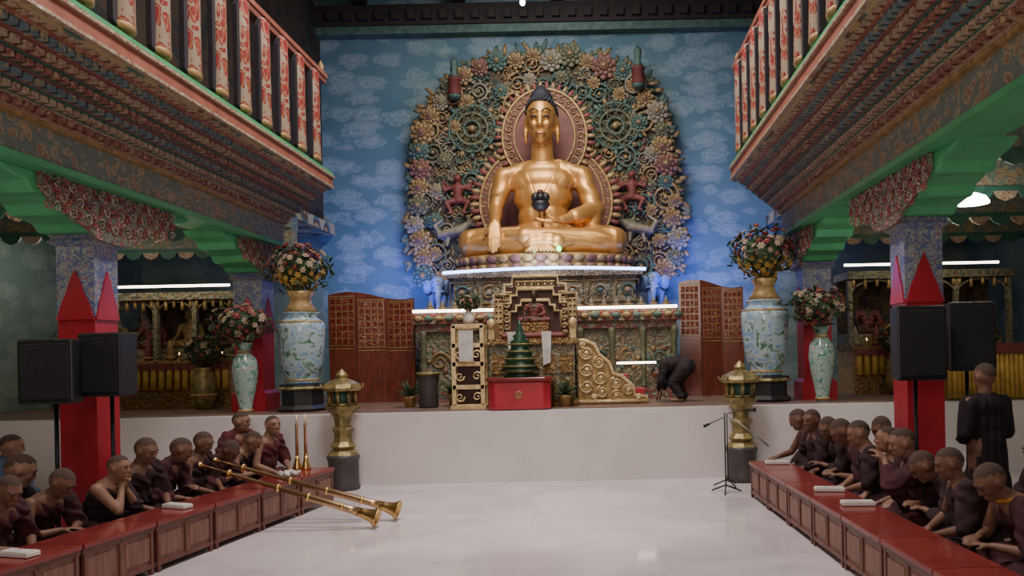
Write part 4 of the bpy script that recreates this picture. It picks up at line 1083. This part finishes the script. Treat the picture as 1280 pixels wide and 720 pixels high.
def mini_buddha(x,y,z,s,mat,label,group,rz=0,shawl=None):
    me=bud_body.copy(); me.materials.clear(); me.materials.append(mat)
    o=place('seated_figurine',me,None,(x,y,z),(0,0,rz),scale=s); T(o,label,'statue',group)
    rm2=bud_robe.copy(); rm2.materials.clear(); rm2.materials.append(shawl or mat); place('robe',rm2,o)
    return o
mini_buddha(-.24,11.60,2.15,.165,m_dkbronze,'small dark bronze seated figure on the ceremonial throne','seated figurines',shawl=m_relred)

r=E('offering_table',(-.38,10.78,.95),'small boxy table draped in smooth red cloth with gold emblem','table')
m=M(); m.prism([(-.42,-.20),(-.34,-.27),(.34,-.27),(.42,-.20),(.42,.25),(-.42,.25)],'z',0,.38); m.obj('table_cloth',m_red,r,bevel=.02)
m=M(); m.prism([(-.45,-.21),(-.36,-.30),(.36,-.30),(.45,-.21),(.45,.27),(-.45,.27)],'z',.38,.43); m.obj('table_top',m_redtop,r,bevel=.01)
m=M(); ring(0,.2,.045,.045,.007,0,m,-.275,n=20)
for a in range(4): m.ell((.024*math.cos(a*pi/2+.8),-.275,.2+.024*math.sin(a*pi/2+.8)),(.014,.005,.014),0,None,8,5)
m.obj('gold_emblem',m_goldp,r)
r=E('tiered_mandala',(-.38,10.78,1.382),'dark green tiered mandala offering on red table','ornament')
m=M()
tiers=[(.26,.08),(.32,.07),(.27,.10),(.23,.10),(.18,.10)]
z=0
for w,h in tiers:
    m.lathe([(w*.85,z),(w*.87,z+.02),((w-.03)*.85,z+.035),((w-.04)*.85,z+h-.02),((w+.02)*.85,z+h)],seg=28,mi=0,sy=.8); z+=h
m.obj('tiers',m_bronze,r)
for w,zz in((.27,.08),(.29,.15),(.245,.25),(.21,.35),(.165,.45)):
    m2=M(); m2.lathe([(w,zz-.008),(w+.008,zz),(w,zz+.008)],seg=28,sy=.8); m2.obj('gold_rim',m_oldgold,r)
m2=M(); m2.lathe([(.12,.44),(.14,.48),(.08,.52),(.10,.56),(.05,.60),(.06,.64),(.03,.68),(.04,.71),(.006,.78)],seg=14); m2.obj('spire',m_bronze,r)
r=E('gilded_stand',(-1.12,11.05,.95),'tall pale gilded fretwork stand with square openings','stand')
m=M()
for x in(-.20,.20):
    for y in(-.12,.12): m.box((x,y,.58),(.06,.05,1.16))
for z in(.03,.30,.62,.88,1.15): 
    m.box((0,-.12,z),(.44,.05,.06)); m.box((0,.12,z),(.44,.05,.05)); m.box((-.2,0,z),(.05,.24,.05)); m.box((.2,0,z),(.05,.24,.05))
for z in(.16,.45,.75):
    for s in(-1,1): m.tube(spiral(.07,1.4,12,(s*.12,-.13,z),flip=s),.016,.008,5)
m.box((0,0,.02),(.5,.34,.05)); m.obj('stand_frame',m_goldpale,r,bevel=.006)
m=M(); m.bx(-.17,.17,.0,.04,.05,.85); m.obj('stand_back',m_dkpanel,r)
r=E('hanging_scroll',(-1.14,10.88,1.60),'white paper scroll leaning on the gilded stand','scroll')
m=M(); m.bx(-.10,.10,0,.015,0,.46); m.obj('scroll_paper',m_white,r)
for z in(0,.46):
    m=M(); m.tube([(-.12,0,z),(.12,0,z)],.012); m.obj('scroll_rod',m_goldp,r)
r=E('flower_vase',(-1.12,11.05,2.125),'small white vase on the gilded stand','vase')
m=M(); m.lathe([(.05,0),(.08,.06),(.08,.12),(.03,.18),(.05,.22)],seg=16); m.obj('vase_body',m_paper,r); 
m=M(); m.lathe([(.052,.20),(.056,.22),(.05,.23)],seg=16); m.obj('gold_band',m_goldp,r)
bouquet(-1.12,11.05,2.44,.14,.09,26,'small bouquet of pale flowers',.7,(0,1,1),(1,1,0))

r=E('gilded_stair',(.40,11.3,.95),'pale gilded carved stair side with scrolling curves','stairs')
prof=[(0,0),(.98,0),(.98,.10),(.80,.12),(.78,.26),(.62,.40),(.50,.44),(.44,.60),(.30,.72),(.24,.86),(.10,.92),(0,.92)]
m=M(); m.prism(prof,'y',-.04,.03); m.obj('side_panel',m_goldp,r)
m=M(); m.tube([(a,-.05,b) for a,b in prof[1:]],.03,seg=8)
m.tube([(.98,-.05,.04),(0,-.05,.04)],.03,seg=8)
for c,rr in(((.12,.74),.10),((.30,.60),.09),((.12,.50),.10),((.32,.38),.10),((.12,.26),.10),((.34,.18),.09),((.54,.30),.09),((.54,.12),.08),((.72,.20),.08),((.86,.08),.06),((.06,.86),.05),((.22,.10),.05)):
    m.tube(spiral(rr,2.2,24,(c[0],-.06,c[1]),start=rr*90),.02,.009,6)
    m.ell((c[0],-.06,c[1]),(.03,.025,.03))
m.obj('scroll_carving',m_goldpale,r)
for i in range(4):
    m=M(); m.bx(0,.24*(4-i),.06,.50,.21*i,.21*(i+1)); m.obj('stair_step',m_red,r)

r=E('dark_urn',(-1.76,11.3,.95),'plain dark tapered metal urn on the stage','urn')
m=M(); m.lathe([(.12,0),(.14,.03),(.13,.25),(.15,.46),(.17,.50),(.15,.50),(.12,.3)],seg=24); m.obj('urn_body',m_gdrum,r)
m=M(); m.lathe([(.165,.47),(.178,.49),(.165,.51)],seg=24); m.obj('urn_rim',m_oldgold,r)
def plant(x,y,z,s=1):
    r=E('potted_plant',(x,y,z),'small green potted plant on the stage','plant','potted plants')
    m=M(); m.lathe([(.07*s,0),(.10*s,.14*s),(.11*s,.16*s),(.09*s,.16*s)],seg=16); m.obj('pot',m_goldp,r)
    m=M()
    for i in range(36):
        a=random.uniform(0,6.28); e=random.uniform(.1,1.2); ln=random.uniform(.15,.28)*s
        m.ell((ln*.5*math.cos(a)*math.cos(e),ln*.5*math.sin(a)*math.cos(e),.16*s+ln*.6*math.sin(e)),(ln*.5,.02,.006),0,Euler((0,-e,a)),7,4)
    m.obj('leaves',m_leaf,r)
for x,y in((-2.08,11.5),(-1.45,11.6),(.22,10.95),(-2.0,12.1)): plant(x,y,.95)
bwl=M(); bwl.lathe([(.04,0),(.03,.02),(.07,.08),(.075,.10),(.06,.09)],seg=14); bw=bwl.obj('bowl_body',m_goldp)
fl=M(); fl.ell((0,0,.10),(.045,.045,.03)); fl.lathe([(.045,.1),(.03,.16),(.004,.22)],seg=10); flo=fl.obj('offering',m_rel4)
for i in range(20):
    x=-2.0+i*.2
    r=E('offering_bowl',(x,12.62,2.371),'small brass offering bowl on the altar edge','bowl','offering bowls on the altar')
    place('bowl_body',bw.data,r); place('offering',flo.data,r)
bpy.data.objects.remove(bw); bpy.data.objects.remove(flo)

# ---------------------------------------------------------------- side altars
q=M(); q.lathe([(.03,0),(.012,.02),(.012,.05),(.035,.09),(.03,.09)],seg=12); LC=q.obj('x',m_brass)
q=M(); q.lathe([(.006,.085),(.010,.10),(.002,.125)],seg=8); LF=q.obj('x',P('flame_glow',(1,.6,.2),emit=5))
tor=[]
for mt in(m_rel4,m_relred,m_rel1):
    q=M(); q.lathe([(.05,0),(.07,.04),(.05,.12),(.06,.16),(.03,.26),(.004,.34)],seg=12); tor.append(q.obj('x',mt))
q=M(); q.lathe([(.072,.03),(.078,.045),(.066,.06)],seg=12); TR=q.obj('x',m_goldp)
def side_altar(x0,x1,y,label,ztop=3.0):
    cx=(x0+x1)/2; w=x1-x0
    r=E('side_altar',(cx,y,.95),label,'altar','side altars')
    m=M(); m.bx(-w/2,w/2,-.35,.5,0,.70,0); m.bx(-w/2-.03,w/2+.03,-.39,.5,.70,.76,1); m.obj('altar_table',[m_goldp,m_goldc],r)
    m=M(); n=int(w/.12)
    for i in range(n):
        x=-w/2+w*(i+.5)/n; m.tube([(x,-.40,.70),(x,-.42,.30)],.05,.055,6,0)
        m.box((x,-.435,.66),(w/n*.95,.06,.10),1)
    m.bx(-w/2,w/2,-.40,-.36,0,.30,2)
    m.obj('valance',[m_yel,m_relred,m_goldc],r)
    m=M(); h=ztop-.95
    m.bx(-w/2,w/2,.45,.5,.76,h-.1,0)
    m.obj('niche_back',m_niche,r)
    m=M()
    k=3
    for i in range(k+1):
        x=-w/2+w*i/k; m.box((x,-.2,.76+(h-.9)/2),(.07,.09,h-.9))
    m.bx(-w/2-.05,w/2+.05,-.3,.5,h-.12,h)
    m.bx(-w/2,w/2,.05,.45,.76,.96)
    for i in range(k):
        xa=-w/2+w*i/k; xb=-w/2+w*(i+1)/k; c=(xa+xb)/2; rr=(xb-xa)/2
        m.tube([(c+rr*math.cos(a*pi/12),-.22,h-.40+.26*math.sin(a*pi/12)) for a in range(13)],.02,seg=6)
        for q in range(5): m.tube([(xa+.05+(rr*2-.1)*q/4,-.24,h-.12),(xa+.05+(rr*2-.1)*q/4,-.24,h-.24-.04*(q%2))],.025,.03,6,1)
    m.obj('canopy_frame',[m_altr,m_goldp],r)
    for i in range(k):
        xa=cx-w/2+w*(i+.5)/k
        mini_buddha(xa,y+.24,1.912,.23,m_dkbronze if i!=1 else m_rel1,'dim seated figurine in a side altar niche','seated figurines',shawl=(m_relred,m_rel1,m_dkbronze)[i])
    for i in range(int(w/.17)):
        x=cx-w/2+.1+i*.17
        if i%2:
            rr=E('butter_lamp',(x,y-.17,1.711),'small brass butter lamp on the side altar','lamp','butter lamps on the side altars')
            place('lamp_cup',LC.data,rr); place('flame',LF.data,rr)
        else:
            rr=E('torma_cake',(x,y-.12,1.711),'small conical painted ritual cake on the side altar','offering','ritual cakes on the side altars')
            place('cake_body',tor[(i//2)%3].data,rr); place('cake_trim',TR.data,rr)
side_altar(-6.9,-5.05,12.6,'dark side altar with yellow valance and figurine niches',2.78)
side_altar(4.75,7.3,12.8,'dark side altar with canopy and figurine niches',2.90)
side_altar(-8.5,-7.1,13.6,'smaller side altar by the wall with yellow valance',2.2)
for o in[LC,LF,TR]+tor: bpy.data.objects.remove(o)
for x,y in((-5.35,12.0),(5.3,12.1),(6.6,12.1)):
    r=E('flower_pot',(x,y,.95),'round gold flower pot before the side altar','pot','flower pots')
    m=M(); m.lathe([(.12,0),(.18,.2),(.17,.5),(.12,.6),(.15,.64)],seg=18); m.obj('pot_body',m_oldgold,r)
    m=M(); m.lathe([(.18,.2),(.195,.22),(.18,.24)],seg=18); m.obj('pot_rim',m_goldp,r)
    bouquet(x,y,1.85,.27,.2,34,'bouquet of mixed flowers by the side altar',1,(0,1,2),(2,1,0,3))
r=E('cloth_table',(6.2,10.9,.95),'table with yellow and red brocade cloth in the aisle','table')
m=M(); m.box((0,0,.36),(1.5,.5,.72)); 
for i in range(24): m.tube([(-.75+1.5*i/23,-.26,.70),(-.75+1.5*i/23,-.28,.02)],.03,.04,6)
m.obj('table_cloth',m_yel,r)
m=M(); m.box((0,0,.74),(1.56,.56,.04)); m.bx(-.78,.78,-.31,-.30,.62,.72); m.obj('table_top',m_relred,r)

r=E('dome_lamp',(5.02,9.0,3.30),'bright white dome pendant lamp under the aisle beams','lamp')
m=M(); m.lathe([(.01,.14),(.06,.13),(.15,.09),(.19,.03),(.19,.01)],seg=24); m.obj('lamp_shade',m_glass,r)
m=M(); m.tube([(0,0,.13),(0,0,.9)],.012); m.obj('lamp_stem',m_blackst,r)
r=E('pendant_bulb',(-.55,14.2,8.02),'small bright bulb hanging from the dark ceiling','lamp')
m=M(); m.ell((0,0,.04),(.05,.05,.06)); m.obj('bulb',m_glass,r)
m=M(); m.tube([(0,0,.09),(0,0,.98)],.01); m.lathe([(.03,.08),(.03,.14)],seg=10); m.obj('cord',m_blackst,r)

# ---------------------------------------------------------------- lights
def area(loc,tgt,size,e,col):
    l=bpy.data.lights.new('area_light','AREA'); l.energy=e; l.color=col; l.size=size
    o=bpy.data.objects.new('area_light',l); COL.objects.link(o); o.location=loc
    o.rotation_euler=(V(tgt)-V(loc)).to_track_quat('-Z','Y').to_euler()
def point(loc,e,col,r=.1):
    l=bpy.data.lights.new('point_light','POINT'); l.energy=e; l.color=col; l.shadow_soft_size=r
    o=bpy.data.objects.new('point_light',l); COL.objects.link(o); o.location=loc
def spot(loc,tgt,e,col,ang,blend=.6,soft=.4):
    l=bpy.data.lights.new('spot_light','SPOT'); l.energy=e; l.color=col; l.spot_size=ang; l.spot_blend=blend; l.shadow_soft_size=soft
    o=bpy.data.objects.new('spot_light',l); COL.objects.link(o); o.location=loc
    o.rotation_euler=(V(tgt)-V(loc)).to_track_quat('-Z','Y').to_euler()
area((AX,9,8.6),(AX,9,0),1.8,440,(1,.91,.86))
area((AX,5,8.6),(AX,5,0),1.8,330,(1,.91,.86))
spot((.0,5.5,8.6),(.0,8.2,0),900,(1,.92,.88),.62,1,.5)
area((AX,-1.5,3.8),(AX,9,4.2),3.0,220,(1,.86,.77))  # unseen fill added behind the camera to lift cornice undersides and lower contrast
spot((1.2,9.0,8.2),(BX,14.2,5.0),500,(1,.83,.62),.80)
spot((-2.2,9.0,8.2),(BX,14.2,5.3),380,(1,.83,.62),.85)
spot((.6,7.8,7.0),(-.3,11.6,1.9),260,(1,.88,.72),.50,1)  # spot added to brighten the throne frame and altar front
area((AX,12.2,8.5),(AX,16,4.5),2.0,150,(.93,.95,1))
spot((-2.7,14.3,2.5),(-3.7,16,4.0),400,(.16,.22,1),1.8,1)
spot((2.35,14.3,2.6),(3.2,16,4.0),400,(.16,.22,1),1.8,1)
point((-2.45,13.1,2.95),26,(.08,.20,1),.1); point((2.1,13.1,2.95),26,(.08,.20,1),.1)
area((-.24,12.9,3.35),(BX,14.2,4.0),.6,14,(.6,.72,1))
point((5.02,9.0,3.15),28,(1,.93,.82),.15); point((-5.6,9.2,3.2),22,(1,.88,.74),.2)
point((6.2,6.0,3.2),26,(1,.93,.82),.2); point((-6.2,6.2,3.2),26,(1,.88,.74),.2)
point((-7.4,12.2,3.2),20,(1,.92,.8),.2); point((-5.9,11.6,3.1),11,(1,.8,.5),.1); point((5.9,11.7,3.2),14,(1,.8,.5),.1)
w=bpy.data.worlds.new('hall_ambient'); scene.world=w; w.use_nodes=True
w.node_tree.nodes['Background'].inputs[0].default_value=(.8,.85,1,1); w.node_tree.nodes['Background'].inputs[1].default_value=.05

# ---------------------------------------------------------------- camera
cd=bpy.data.cameras.new('camera'); cd.sensor_width=36; cd.lens=980/1280*36
cd.shift_x=-110/1280; cd.shift_y=80/1280; cd.clip_end=100
co=bpy.data.objects.new('camera',cd); COL.objects.link(co)
co.location=(.72,0,1.7); co.rotation_euler=(pi/2,.021,0)
scene.camera=co
